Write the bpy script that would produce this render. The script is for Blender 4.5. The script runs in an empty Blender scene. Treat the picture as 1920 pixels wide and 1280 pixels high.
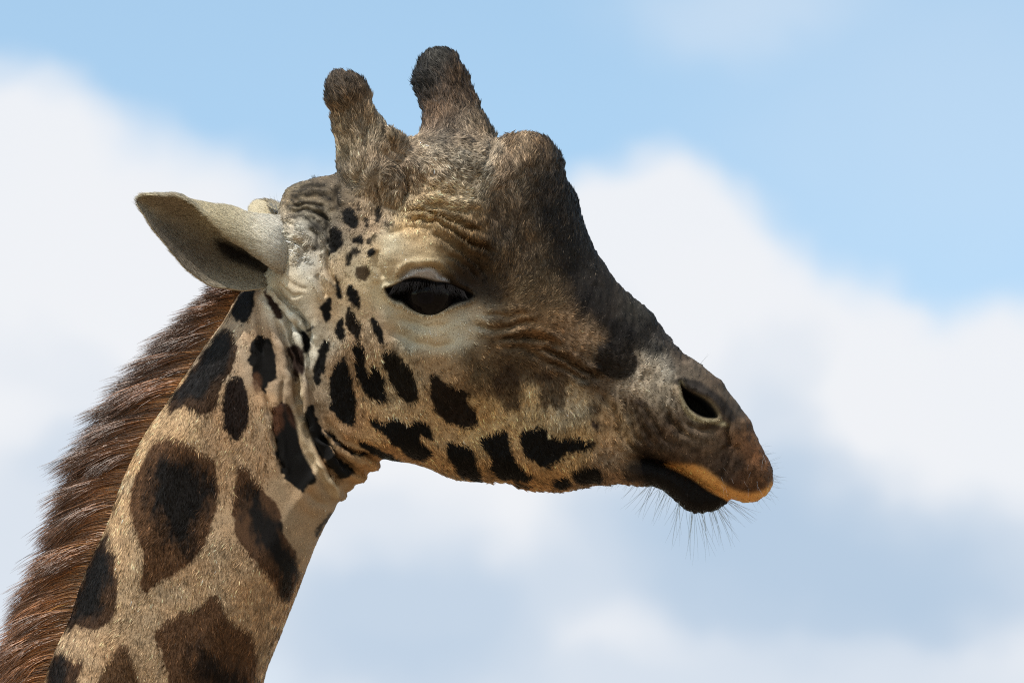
import bpy, math, random
import numpy as np
import openvdb
from mathutils import Vector, Matrix

random.seed(7)
RNG = np.random.default_rng(11)
sc = bpy.context.scene
COL = sc.collection

# ------------------------------------------------------------------ camera, sky, sun, exposure
S = 0.00064                 # metres per photo pixel in the plane of the head
DIST = 7.0                  # camera to giraffe
PITCH = math.radians(20)    # the camera looks up at the head
HEAD_Z = 4.3                # height of the frame centre over the ground

cam_d = bpy.data.cameras.new('camera')
cam = bpy.data.objects.new('camera', cam_d); COL.objects.link(cam)
cam_d.sensor_width = 36.0
cam_d.lens = 36.0 * DIST / (1920 * S)
cam.location = (0, -DIST * math.cos(PITCH), HEAD_Z - DIST * math.sin(PITCH))
cam.rotation_euler = (math.pi / 2 + PITCH, 0, 0)
cam_d.clip_start = 0.1; cam_d.clip_end = 5000
sc.camera = cam

SUN_EL, SUN_AZ = math.radians(52), math.radians(-145)   # azimuth from +Y (away from camera), clockwise seen from above
sun_dir = Vector((math.cos(SUN_EL) * math.sin(SUN_AZ), math.cos(SUN_EL) * math.cos(SUN_AZ), math.sin(SUN_EL)))
sd = bpy.data.lights.new('sun', 'SUN'); sd.energy = 5.0; sd.angle = math.radians(0.5); sd.color = (1.0, 0.95, 0.87)
sun = bpy.data.objects.new('sun', sd); COL.objects.link(sun)
sun.rotation_euler = sun_dir.to_track_quat('Z', 'Y').to_euler()

SKY_STRENGTH = 0.15
world = bpy.data.worlds.new('World'); sc.world = world; world.use_nodes = True
def build_world():
    nt = world.node_tree; N = nt.nodes; L = nt.links; N.clear()
    out = N.new('ShaderNodeOutputWorld'); bg = N.new('ShaderNodeBackground'); bg.inputs[1].default_value = SKY_STRENGTH
    L.new(bg.outputs[0], out.inputs[0])
    sky = N.new('ShaderNodeTexSky'); sky.sky_type = 'NISHITA'; sky.sun_disc = False
    sky.sun_elevation = SUN_EL; sky.sun_rotation = SUN_AZ; sky.air_density = 1.0; sky.dust_density = 0.6; sky.ozone_density = 1.6
    tc = N.new('ShaderNodeTexCoord')
    # direction -> position on a cloud sheet standing across the view (fixed in the world)
    rot = N.new('ShaderNodeVectorRotate'); rot.rotation_type = 'X_AXIS'; rot.inputs['Angle'].default_value = -PITCH
    L.new(tc.outputs['Generated'], rot.inputs['Vector'])
    sep = N.new('ShaderNodeSeparateXYZ'); L.new(rot.outputs[0], sep.inputs[0])
    def math_(op, a, b=None):
        m = N.new('ShaderNodeMath'); m.operation = op
        for i, q in enumerate((a, b)):
            if q is None: continue
            if isinstance(q, (int, float)): m.inputs[i].default_value = q
            else: L.new(q, m.inputs[i])
        return m.outputs[0]
    ay = math_('MAXIMUM', math_('ABSOLUTE', sep.outputs[1]), 0.05)
    X = math_('DIVIDE', sep.outputs[0], ay); Z = math_('DIVIDE', sep.outputs[2], ay)
    cx = N.new('ShaderNodeCombineXYZ'); L.new(X, cx.inputs[0]); L.new(Z, cx.inputs[1])
    # in units of 1000 photo pixels
    sca = N.new('ShaderNodeVectorMath'); sca.operation = 'SCALE'; sca.inputs['Scale'].default_value = DIST / S / 1000
    L.new(cx.outputs[0], sca.inputs[0])
    nz = N.new('ShaderNodeTexNoise'); nz.inputs['Scale'].default_value = 4.2; nz.inputs['Detail'].default_value = 2.2; nz.inputs['Roughness'].default_value = 0.5
    L.new(sca.outputs[0], nz.inputs['Vector'])
    sub = N.new('ShaderNodeVectorMath'); sub.operation = 'SUBTRACT'; sub.inputs[1].default_value = (0.5, 0.5, 0.5); L.new(nz.outputs['Color'], sub.inputs[0])
    mul = N.new('ShaderNodeVectorMath'); mul.operation = 'SCALE'; mul.inputs['Scale'].default_value = 0.20; L.new(sub.outputs[0], mul.inputs[0])
    add = N.new('ShaderNodeVectorMath'); add.operation = 'ADD'; L.new(sca.outputs[0], add.inputs[0]); L.new(mul.outputs[0], add.inputs[1])
    P = add.outputs[0]
    def blob(u, v, ru, rv, ang, amp, soft=1.0):
        mp = N.new('ShaderNodeMapping'); mp.vector_type = 'TEXTURE'
        mp.inputs['Location'].default_value = ((u - 960) / 1000, (640 - v) / 1000, 0)
        mp.inputs['Rotation'].default_value = (0, 0, math.radians(ang))
        mp.inputs['Scale'].default_value = (ru / 1000, rv / 1000, 1)
        L.new(P, mp.inputs[0])
        ln = N.new('ShaderNodeVectorMath'); ln.operation = 'LENGTH'; L.new(mp.outputs[0], ln.inputs[0])
        mr = N.new('ShaderNodeMapRange'); mr.interpolation_type = 'SMOOTHERSTEP'
        mr.inputs['From Min'].default_value = 1 + soft * .5; mr.inputs['From Max'].default_value = 1 - soft * .5
        mr.inputs['To Min'].default_value = 0; mr.inputs['To Max'].default_value = amp
        L.new(ln.outputs['Value'], mr.inputs['Value'])
        return mr.outputs[0]
    def union(lst):
        inv = None
        for b in lst:
            o = math_('SUBTRACT', 1.0, b)
            inv = o if inv is None else math_('MULTIPLY', inv, o)
        return math_('SUBTRACT', 1.0, inv)
    cloud = union([
        blob(60, 330, 210, 200, 0, .97, 0.72), blob(180, 500, 250, 260, 0, .97, 1.01), blob(420, 640, 330, 290, -10, .95, 0.87),
        blob(700, 900, 560, 460, 0, 1, 0.72), blob(60, 900, 420, 480, 0, 1, 0.72), blob(1225, 490, 235, 195, -4, .97, 0.72),
        blob(1420, 760, 360, 290, -20, .97, 0.58), blob(1560, 700, 200, 190, 0, .9, 0.87), blob(1820, 860, 330, 290, 0, .98, 0.51),
        blob(1300, 1200, 900, 340, 0, 1, 0.58), blob(1380, 0, 190, 80, 0, .30, 2.3), blob(1900, 250, 500, 330, 0, .17, 1.9), blob(420, 420, 200, 90, -10, .6, 1.74)])
    shade = union([
        blob(1500, 1070, 420, 150, -6, .85, 1.1), blob(1250, 950, 200, 80, 0, .45, 1.4), blob(760, 1160, 320, 140, 10, .75, 1.2), blob(1650, 1010, 420, 130, -8, .6, 1.2),
        blob(60, 1000, 260, 170, 30, .38, 1.4), blob(130, 700, 220, 60, -20, .15, 1.6), blob(1450, 700, 60, 120, -30, .2, 1.6),
        blob(1300, 1300, 700, 90, 0, .45, 1.4), blob(700, 960, 160, 80, 0, .3, 1.6), blob(1450, 850, 120, 110, 0, .4, 1.4), blob(1080, 560, 80, 60, 0, .22, 1.6), blob(200, 850, 160, 50, 0, .3, 1.4)])
    # far outside the frame the same kind of broken cloud goes on
    n2 = N.new('ShaderNodeTexNoise'); n2.inputs['Scale'].default_value = 3.2; n2.inputs['Detail'].default_value = 5; L.new(tc.outputs['Generated'], n2.inputs['Vector'])
    wide = N.new('ShaderNodeMapRange'); wide.interpolation_type = 'SMOOTHSTEP'; wide.inputs['From Min'].default_value = .50; wide.inputs['From Max'].default_value = .64
    L.new(n2.outputs['Fac'], wide.inputs['Value'])
    lnn = N.new('ShaderNodeVectorMath'); lnn.operation = 'LENGTH'; L.new(sca.outputs[0], lnn.inputs[0])
    away = N.new('ShaderNodeMapRange'); away.interpolation_type = 'SMOOTHSTEP'; away.inputs['From Min'].default_value = 1.25; away.inputs['From Max'].default_value = 2.4
    L.new(lnn.outputs['Value'], away.inputs['Value'])
    back = math_('LESS_THAN', sep.outputs[1], 0.0)
    away2 = math_('MAXIMUM', away.outputs[0], back)
    def mixf(f, a, b):
        m = N.new('ShaderNodeMix'); m.data_type = 'FLOAT'
        L.new(f, m.inputs[0]); L.new(a, m.inputs[2]); L.new(b, m.inputs[3]); return m.outputs[0]
    cl = mixf(away2, cloud, wide.outputs[0]); 
    def mixc(f, a, b):
        m = N.new('ShaderNodeMix'); m.data_type = 'RGBA'; L.new(f, m.inputs[0])
        for q, i in ((a, 6), (b, 7)):
            if isinstance(q, tuple): m.inputs[i].default_value = q
            else: L.new(q, m.inputs[i])
        return m.outputs[2]
    k = 1.0 / SKY_STRENGTH
    white = (.87 * k, .89 * k, .925 * k, 1); grey = (.455 * k, .59 * k, .75 * k, 1)
    cc = mixc(shade, white, grey)
    tint = N.new('ShaderNodeMix'); tint.data_type = 'RGBA'; tint.blend_type = 'MULTIPLY'; tint.inputs[0].default_value = 1
    L.new(sky.outputs[0], tint.inputs[6]); tint.inputs[7].default_value = SKY_TINT
    L.new(mixc(cl, tint.outputs[2], cc), bg.inputs[0])
SKY_TINT = (1.97, 1.89, 1.54, 1)
build_world()

sc.view_settings.view_transform = 'Standard'; sc.view_settings.look = 'None'
sc.view_settings.exposure = 0.0; sc.view_settings.gamma = 1.0; sc.view_settings.use_curve_mapping = False
cy = sc.cycles
cy.max_bounces = 8; cy.diffuse_bounces = 3; cy.glossy_bounces = 3; cy.transmission_bounces = 6; cy.transparent_max_bounces = 4
cy.use_denoising = False
cy.filter_width = 1.15
sc.cycles_curves.shape = 'RIBBONS'

# ------------------------------------------------------------------ ground (sends warm light up; below the frame)
def mat_new(name):
    m = bpy.data.materials.new(name); m.use_nodes = True
    return m, m.node_tree.nodes, m.node_tree.links, m.node_tree.nodes['Principled BSDF']
def make_ground():
    n = 60; me = bpy.data.meshes.new('ground')
    xs = np.sign(np.linspace(-1, 1, n)) * np.abs(np.linspace(-1, 1, n)) ** 3 * 1500
    X, Y = np.meshgrid(xs, xs, indexing='ij'); r = np.random.default_rng(3)
    Z = r.normal(0, 1, X.shape) * np.clip(np.hypot(X, Y) / 60, 0, 1) * .12
    V = np.stack([X, Y, Z], -1).reshape(-1, 3)
    i, j = np.meshgrid(np.arange(n - 1), np.arange(n - 1), indexing='ij')
    F = np.stack([i * n + j, (i + 1) * n + j, (i + 1) * n + j + 1, i * n + j + 1], -1).reshape(-1, 4)
    me.from_pydata(V.tolist(), [], F.tolist())
    m, N, L, P = mat_new('dry_earth')
    nz = N.new('ShaderNodeTexNoise'); nz.inputs['Scale'].default_value = .8; nz.inputs['Detail'].default_value = 8
    tc = N.new('ShaderNodeTexCoord'); L.new(tc.outputs['Object'], nz.inputs['Vector'])
    cr = N.new('ShaderNodeValToRGB'); cr.color_ramp.elements[0].color = (.17, .11, .065, 1); cr.color_ramp.elements[1].color = (.36, .26, .16, 1)
    cr.color_ramp.elements[0].position = .35; cr.color_ramp.elements[1].position = .65
    L.new(nz.outputs['Fac'], cr.inputs[0]); L.new(cr.outputs[0], P.inputs['Base Color']); P.inputs['Roughness'].default_value = 1
    me.materials.append(m)
    o = bpy.data.objects.new('ground', me); COL.objects.link(o); o['kind'] = 'structure'; o['label'] = 'dry sandy ground far below the head'
make_ground()

# ------------------------------------------------------------------ 2-D helpers. (u, v) are side-view coordinates of the animal, 1 unit = S metres
def catmull(P, n=6, closed=True):
    P = np.asarray(P, float); m = len(P); out = []
    for i in range(m if closed else m - 1):
        if closed: a, b, c, d = P[(i - 1) % m], P[i], P[(i + 1) % m], P[(i + 2) % m]
        else: a, b, c, d = P[max(i - 1, 0)], P[i], P[i + 1], P[min(i + 2, m - 1)]
        for t in np.arange(n) / n:
            out.append(.5 * ((2 * b) + (c - a) * t + (2 * a - 5 * b + 4 * c - d) * t * t + (3 * b - a - 3 * c + d) * t ** 3))
    if not closed: out.append(P[-1])
    return np.array(out)
def seg_dist(U, V, poly, closed):
    d2 = np.full(U.shape, 1e12, np.float32); t_arg = np.zeros(U.shape, np.float32)
    m = len(poly); cum = 0.0
    for i in range(m if closed else m - 1):
        ax, ay = poly[i]; bx, by = poly[(i + 1) % m]; ex, ey = bx - ax, by - ay; L2 = ex * ex + ey * ey + 1e-9
        t = np.clip(((U - ax) * ex + (V - ay) * ey) / L2, 0, 1)
        q = (U - ax - t * ex) ** 2 + (V - ay - t * ey) ** 2
        k = q < d2; d2 = np.where(k, q, d2); t_arg = np.where(k, cum + t * math.sqrt(L2), t_arg); cum += math.sqrt(L2)
    return np.sqrt(d2), t_arg / max(cum, 1e-6)
def inside(U, V, poly):
    c = np.zeros(U.shape, bool); m = len(poly)
    for i in range(m):
        x1, y1 = poly[i]; x2, y2 = poly[(i + 1) % m]
        if y1 == y2: continue
        k = ((y1 > V) != (y2 > V)) & (U < (x2 - x1) * (V - y1) / (y2 - y1) + x1)
        c ^= k
    return c
def sdist(U, V, poly):                 # positive inside
    d, _ = seg_dist(U, V, poly, True)
    return np.where(inside(U, V, poly), d, -d)
def blur(A, n=1):
    for _ in range(n):
        for ax in (0, 1):
            B = np.pad(A, [(1, 1) if k == ax else (0, 0) for k in range(A.ndim)], mode='edge')
            sl = lambda a, b: tuple(slice(a, b) if k == ax else slice(None) for k in range(A.ndim))
            A = .25 * B[sl(0, -2)] + .5 * B[sl(1, -1)] + .25 * B[sl(2, None)]
    return A
_lat = {}
def noise2(U, V, scale, seed=0):
    if seed not in _lat: _lat[seed] = np.random.default_rng(seed + 100).uniform(-1, 1, (256, 256)).astype(np.float32)
    G = _lat[seed]; x = U / scale + 1000.5; y = V / scale + 1000.5
    i = np.floor(x).astype(int); j = np.floor(y).astype(int); fx = x - i; fy = y - j
    fx = fx * fx * (3 - 2 * fx); fy = fy * fy * (3 - 2 * fy); i %= 256; j %= 256; i1 = (i + 1) % 256; j1 = (j + 1) % 256
    return (G[i, j] * (1 - fx) + G[i1, j] * fx) * (1 - fy) + (G[i, j1] * (1 - fx) + G[i1, j1] * fx) * fy
def fbm(U, V, scale, seed=0, octv=3):
    a = 0; w = 1; t = 0
    for k in range(octv): a = a + w * noise2(U, V, scale / 2 ** k, seed + k); t += w; w *= .55
    return a / t
def shepard(U, V, pts, sig):
    pts = np.asarray(pts, float); nv = pts.shape[1] - 2
    acc = np.zeros(U.shape + (nv,), np.float32); W = np.zeros(U.shape, np.float32)
    for p in pts:
        d2 = ((U - p[0]) ** 2 + (V - p[1]) ** 2) / (sig * sig)
        w = (np.exp(-d2) + 1e-4 / (1 + d2) ** 2).astype(np.float32)
        W += w; acc += w[..., None] * p[2:]
    return acc / W[..., None]
def z(o, k, pts): return [(o[0] + a / k, o[1] + b / k) for a, b in pts]
def smooth(x): x = np.clip(x, 0, 1); return x * x * (3 - 2 * x)

# ------------------------------------------------------------------ outlines
HEAD = [(520,406),(527,379),(537,356),(557,342),(589,334),(628,329),(653,318),(690,292),(730,270),(769,259),(810,250),(860,247),(900,253),
 (933,262),(950,256),(970,251),(994,251),(1017,256),(1036,272),(1050,299),(1056,319),(1064,339),(1078,369),(1088,396),(1105,443),(1121,477),(1137,500),
 (1161,533),(1197,563),(1224,587),(1243,615),(1268,648),(1290,667),(1314,682),(1333,700),(1347,706),(1356,716),(1369,738),(1388,762),(1407,787),
 (1418,814),(1428,838),(1440,862),(1448,879),(1450,898),(1446,914),(1434,929),(1418,939),(1399,942),(1382,939),(1362,931),(1328,915),(1301,897),
 (1273,880),(1250,870),(1225,864),(1206,862),(1190,876),(1175,898),(1150,906),(1119,909),(1091,914),(1063,920),(1035,921),(1007,920),(979,914),(955,907),(923,903),(868,900),
 (835,891),(800,876),(767,868),(737,864),(712,858),(687,850),(659,840),(631,821),(612,799),(597,765),(586,720),(582,670),(584,635),(570,605),(548,580),
 (522,556),(508,530),(508,490),(514,440)]
NECK = [(82,1280),(93,1248),(110,1204),(134,1152),(155,1087),(179,1032),(200,987),(214,946),(233,893),(257,840),(279,802),(308,762),(331,726),(361,683),
 (390,640),(417,603),(440,562),(462,528),(490,480),(530,430),(600,420),(680,470),(725,560),(745,680),(745,780),(728,845),(712,864),(708,875),(698,883),(689,886),(688,894),
 (680,904),(668,906),(663,914),(652,918),(648,922),(648,929),(641,937),(632,941),(630,949),(626,958),(612,980),(598,1008),(584,1042),(564,1094),(543,1145),
 (523,1197),(502,1248),(493,1280),(467,1350),(435,1450),(400,1560),(370,1640),(150,1660),(-60,1640),(-30,1540),(10,1440),(50,1350)]
LIP = [(1130,850),(1170,838),(1215,858),(1262,872),(1330,908),(1368,926),(1368,938),(1353,950),(1335,958),(1314,962),(1295,958),(1276,947),(1259,930),(1240,918),(1219,911),
 (1191,910),(1160,906),(1125,900),(1105,880)]
CHINF = None

# half thickness of the head (m), edge roundness (px)
HB = [(800,500,.106),(690,480,.104),(620,470,.092),(850,330,.082),(760,330,.088),(700,330,.080),(990,300,.050),(1060,350,.046),(1100,500,.046),(1000,440,.072),(930,400,.086),(900,640,.090),
 (930,540,.092),(700,750,.082),(850,850,.062),(1000,750,.066),(1000,620,.076),(1100,640,.060),(1100,800,.056),(1200,700,.053),(1300,740,.054),(1330,800,.056),(1250,820,.052),(1200,600,.038),(1280,670,.038),
 (1400,890,.046),(1410,840,.042),(580,370,.054),(540,400,.052),(560,470,.092),(560,560,.090),(620,660,.094),(620,760,.088),(700,640,.094),(750,700,.090),(950,860,.052),(1080,880,.046),(1170,870,.044),(1370,760,.040)]
HR = [(580,370,70),(540,480,60),(700,300,60),(850,300,95),(990,300,62),(1080,420,95),(1180,590,85),(1300,700,55),(1370,770,60),(1430,880,40),(1350,900,28),(1260,860,22),(1150,880,45),
 (1000,880,60),(850,860,60),(740,850,40),(640,800,20),(600,720,16),(590,640,18),(560,590,18),(530,500,40),(800,500,90)]
NB = [(450,560,.062),(400,700,.070),(330,850,.082),(250,1050,.096),(200,1280,.108),(560,700,.078),(500,850,.086),(600,880,.076),(450,1100,.100),(380,1300,.112),(150,1600,.125),(640,900,.070)]
NR = [(420,620,70),(330,800,85),(240,1000,110),(180,1280,150),(600,980,80),(540,1150,110),(460,1300,150),(660,880,46),(700,860,38),(150,1600,170)]
BB = [(1150,870,.043),(1250,890,.040),(1330,930,.030)]

# relief: bumps (u, v, ru, rv, angle, mm) and creases / ridges (polyline, width px, mm)
BUMPS = [(802,468,100,66,-8,24),(985,318,66,62,0,17),(905,520,46,26,20,-6),(740,480,42,52,10,6),(800,505,52,24,-5,5),(700,655,60,50,0,4),(735,268,26,17,40,8),(733,350,26,34,-20,9),(700,330,26,70,-15,8),
 (672,330,10,50,0,3),(780,388,44,18,-5,5),(625,450,30,50,0,3),(560,440,34,30,0,8),(585,540,40,44,0,10),(870,640,90,50,10,3),(980,700,90,26,25,-3),(1120,660,60,20,30,3),
 (1150,668,30,26,0,2),(1230,745,46,34,30,3),(1300,820,44,30,25,4),(1385,885,44,36,0,4),(1345,850,30,26,0,2),(1330,740,44,14,40,5),(640,505,26,40,10,2),(665,560,24,40,10,2),(740,590,24,20,0,3),
 (600,610,20,40,-10,5),(1200,790,24,46,-20,3),(850,560,50,16,-15,-3),(900,600,70,14,-8,3),(640,700,40,70,0,3),(600,880,10,70,35,5),(570,640,9,60,-15,3),(515,690,14,90,-12,3),(1080,760,50,30,20,-2)]
CREASES = [
 ([(757,424),(804,427),(831,437),(859,452),(886,464),(927,478)],5.25,-8.8),([(763,406),(793,404),(818,415),(848,423),(875,434),(905,441)],5.25,-8.0),([(782,390),(818,393),(853,398),(886,404)],5.25,-5.7),
 ([(801,449),(831,460),(859,479),(886,496),(913,512)],5.25,-7.0),([(831,481),(859,494),(886,513),(900,520)],4.2,-5.3),([(770,438),(800,440),(826,449),(852,465),(880,482),(915,498)],4.2,-4.3),([(775,398),(806,410),(835,424),(862,438),(895,452)],3.6750000000000003,-3.9),([(800,384),(832,386),(868,392),(900,402)],4.2,-3.5),
 ([(716,470),(716,500),(726,525)],6.300000000000001,-5.3),([(749,536),(763,513),(790,504),(818,507),(836,522),(862,540),(888,552)],3.6750000000000003,-7.0),([(735,448),(760,440),(790,440)],5.25,-3.5),
 ([(730,616),(755,632),(793,646),(831,649),(859,634)],8.4,-3.5),([(745,596),(780,606),(815,612),(850,603)],6.300000000000001,-2.2),
 ([(886,606),(927,614),(968,609),(1000,603)],5.775,-5.7),([(935,636),(968,632),(995,632),(1023,638),(1052,652)],5.197500000000001,-9.2),([(1005,650),(1036,659),(1064,675),(1091,693),(1127,709)],5.197500000000001,-9.2),
 ([(1018,672),(1050,684),(1077,700),(1105,714)],4.620000000000001,-6.9),([(900,590),(950,594),(990,588)],5.775,-3.5),([(930,652),(970,650),(1000,662),(1030,690)],5.775,-3.5),
 ([(1262,722),(1263,750),(1277,786),(1305,803),(1338,807)],5,-2.5),([(1248,728),(1250,766),(1268,804),(1295,822)],5,-2.0),([(1165,740),(1180,780),(1200,835)],5.25,-4.2),([(1180,745),(1200,790),(1222,835)],4.2,-3.7),([(1150,750),(1162,790),(1185,840)],4.2,-3.2),([(1208,760),(1228,800),(1250,835)],4.2,-3.2),
 ([(1120,735),(1150,770),(1170,820),(1196,850)],5.25,-3.7),([(1250,770),(1258,792),(1280,812)],6.300000000000001,-5.1),([(1365,790),(1362,815),(1368,838)],5.25,-6.2),
 ([(541,402),(572,396),(601,402),(616,417)],4.620000000000001,-4.9),([(546,388),(581,385),(616,391)],4.0425,-4.9),([(560,368),(601,370),(627,376)],4.0425,-4.0),([(548,376),(590,377),(628,384)],3.4650000000000007,-3.2),([(556,355),(590,352),(625,358)],4.0425,-3.2),([(610,405),(621,431),(619,466)],4.620000000000001,-4.9),([(640,350),(632,372),(640,395)],4.620000000000001,-4.0),
 ([(529,417),(543,431),(530,451),(512,462)],4.620000000000001,-4.9),([(545,420),(560,432),(552,452)],4.620000000000001,-4.0),([(500,430),(520,440),(540,462)],3.4650000000000007,-3.2),([(560,455),(575,475),(570,500)],4.620000000000001,-3.2),([(580,430),(598,448),(600,470)],4.620000000000001,-3.2),
 ([(619,470),(620,502),(628,521),(638,536)],4.0425,-5.6),([(600,515),(606,535),(619,560)],4.620000000000001,-4.9),
 ([(512,540),(535,558),(564,564)],3.1500000000000004,-1.6),([(529,530),(552,549),(575,553)],3.1500000000000004,-1.6),([(520,549),(545,568),(570,574)],3.1500000000000004,-1.6),([(540,520),(560,536),(585,542)],3.1500000000000004,-1.2),([(530,560),(552,580),(572,585)],3.1500000000000004,-1.4),
 ([(592,600),(584,632),(588,670),(590,700)],3.6750000000000003,-3.2),
 ([(536,590),(552,632),(567,679),(575,705)],4.6,-8.7),([(561,712),(567,757),(581,801),(603,847),(627,885),(645,917)],5.75,-10.2),([(520,594),(537,640),(549,679),(562,725),(566,760)],5.175,-8.0),([(481,557),(492,625),(500,670)],4.6,-3.6),
 ([(498,732),(509,765),(521,817),(530,859),(537,892)],4.6,-5.1),([(534,710),(536,760)],4.6,-3.6),([(612,801),(631,823),(659,842),(687,851),(712,860)],3.4499999999999997,-7.2),
 ([(605,850),(631,889),(644,905)],4.6,-5.8),([(600,812),(642,857),(669,879),(686,887)],5.175,-7.2),([(580,840),(600,880),(628,925)],6.8999999999999995,-3.6),([(575,915),(600,940),(628,945)],6.8999999999999995,-2.9),([(470,600),(476,650)],4.6,-2.2),
 ([(555,600),(575,640),(582,680)],4.0249999999999995,-5.8),
 ([(553,600),(572,655),(582,715)],8,3.5),([(570,690),(577,760),(594,815),(619,868),(640,905)],7,6.0),([(498,560),(520,620),(535,690),(552,770)],10,3.5),([(602,830),(632,868),(662,895)],8,3.5),([(600,790),(630,838),(668,862),(700,870)],6,4.0),
 ([(506,540),(532,572),(556,598),(582,620)],5,5.0),([(500,550),(522,580),(548,606),(574,628)],4,-5.0),([(470,570),(480,630),(486,700)],9,2.0),([(596,625),(590,660),(592,700)],5,3),
 ([(735,235),(722,260),(735,290),(760,300)],4,-3),([(715,320),(708,350),(718,385)],4,-2.5),([(760,330),(765,360),(750,380)],5,-4),([(700,230),(690,270),(695,310)],4,-2),([(905,330),(915,300),(930,268)],6,-4),([(770,300),(820,310),(870,350)],8,-2)]
EYE = [(727,542),(740,538),(753,532),(766,526),(782,523),(801,525),(820,530),(839,531),(859,540),(877,548),(887,555),(878,563),(859,569),(839,577),(820,584),(804,587),(785,584),(769,576),(758,568),(744,564),(733,555)]
NOSE = [(1273,714),(1281,726),(1296,735),(1314,744),(1331,758),(1343,780),(1325,783),(1307,777),(1291,766),(1282,752),(1276,735)]

def relief(U, V):
    """height added outward, metres"""
    D = np.zeros(U.shape, np.float32)
    for u, v, ru, rv, a, mm in BUMPS:
        c, s = math.cos(math.radians(a)), math.sin(math.radians(a)); x = (U - u) * c + (V - v) * s; y = -(U - u) * s + (V - v) * c
        D += mm * .001 * np.exp(-((x / ru) ** 2 + (y / rv) ** 2))
    WU = U + 3.0 * noise2(U, V, 17, 60); WV = V + 3.0 * noise2(U, V, 15, 61)
    for pts, w, mm in CREASES:
        p = catmull(pts, 4, False); lo = p.min(0) - 6 * w; hi = p.max(0) + 6 * w
        k = (U > lo[0]) & (U < hi[0]) & (V > lo[1]) & (V < hi[1])
        if not k.any(): continue
        d, t = seg_dist(WU[k], WV[k], p, False); fade = smooth(t / .15) * smooth((1 - t) / .15) * .85 + .15
        D[k] += fade * .001 * mm * (np.exp(-(d / w) ** 2) - .38 * np.exp(-((d - 2.3 * w) / (1.4 * w)) ** 2))
    # eye slit, eyelid margin and nostril
    k = (U > 690) & (U < 930) & (V > 480) & (V < 630); e = sdist(U[k], V[k], catmull(EYE, 4))
    D[k] += -.020 * smooth((e + 1) / 7) + .0035 * np.exp(-((e + 4) / 4) ** 2)
    k = (U > 1230) & (U < 1400) & (V > 680) & (V < 820); e = sdist(U[k], V[k], catmull(NOSE, 4))
    D[k] += -.030 * smooth((e + 1) / 9) + .003 * np.exp(-((e + 5) / 5) ** 2)
    return D

# ------------------------------------------------------------------ body: head, horns and neck as one continuous surface
H = 4.0                                            # grid step in px
GU = np.arange(-90, 1478, H); GV = np.arange(62, 1680, H); GY = np.arange(-.175, .19, H * S)
U2, V2 = np.meshgrid(GU, GV, indexing='ij'); U2 = U2.astype(np.float32); V2 = V2.astype(np.float32)
def inflate(poly, Rp, Bp, sr, sb, yc=0.0, soften=2, add=None, sub=4):
    d = blur(sdist(U2, V2, catmull(poly, sub)), soften).astype(np.float32)
    R = shepard(U2, V2, Rp, sr)[..., 0]; B = shepard(U2, V2, Bp, sb)[..., 0]
    if add is not None: B = B + add
    q = np.clip(1 - d / R, 0, None)
    sc_ = np.minimum(R * S, B)
    Y = GY.astype(np.float32)[None, None, :] - yc
    G = np.sqrt((q ** 2)[..., None] + (Y / B[..., None]) ** 2) - 1
    return G * sc_[..., None]
def smin(a, b, k):
    h = np.clip(.5 + .5 * (b - a) / k, 0, 1)
    return b + (a - b) * h - k * h * (1 - h)
def cone(F, pa, ra, pb, rb, k):
    """smooth-union a rounded cone (px,px,m), radius m, into F"""
    A = np.array([(pa[0] - 960) * S, (640 - pa[1]) * S, pa[2]]); Bq = np.array([(pb[0] - 960) * S, (640 - pb[1]) * S, pb[2]])
    m = max(ra, rb) + k * 2
    lo = np.minimum(A, Bq) - m; hi = np.maximum(A, Bq) + m
    X = (GU - 960) * S; Z = (640 - GV) * S
    iu = np.where((X > lo[0]) & (X < hi[0]))[0]; iv = np.where((Z > lo[1]) & (Z < hi[1]))[0]; iy = np.where((GY > lo[2]) & (GY < hi[2]))[0]
    if not (len(iu) and len(iv) and len(iy)): return
    s_ = np.s_[iu[0]:iu[-1] + 1, iv[0]:iv[-1] + 1, iy[0]:iy[-1] + 1]
    x = X[s_[0]][:, None, None].astype(np.float32); zz = Z[s_[1]][None, :, None].astype(np.float32); y = GY[s_[2]][None, None, :].astype(np.float32)
    E = Bq - A; L2 = (E ** 2).sum()
    t = np.clip(((x - A[0]) * E[0] + (zz - A[1]) * E[1] + (y - A[2]) * E[2]) / L2, 0, 1)
    d = np.sqrt((x - A[0] - t * E[0]) ** 2 + (zz - A[1] - t * E[1]) ** 2 + (y - A[2] - t * E[2]) ** 2) - (ra + (rb - ra) * t)
    F[s_] = smin(F[s_], d, k)

F = inflate(HEAD, HR, HB, 95, 85)
F = smin(F, inflate(NECK, NR, NB, 110, 120), .004)
F = smin(F, inflate(LIP, [(1200,880,30),(1330,930,26),(1100,870,30)], BB, 80, 80, sub=4), .003)
# near horn
cone(F, (694,300,-.050), .040, (672,235,-.062), .0270, .014)
cone(F, (672,235,-.062), .0255, (656,184,-.070), .0245, .006)
cone(F, (656,184,-.070), .0245, (652,172,-.071), .0205, .006)
cone(F, (637,158,-.071), .0105, (640,166,-.071), .012, .006)
# far horn
cone(F, (856,262,.042), .048, (848,215,.056), .0345, .014)
cone(F, (848,215,.056), .0345, (826,143,.074), .0300, .006)
cone(F, (826,143,.074), .0310, (822,118,.078), .0235, .008)

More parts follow.
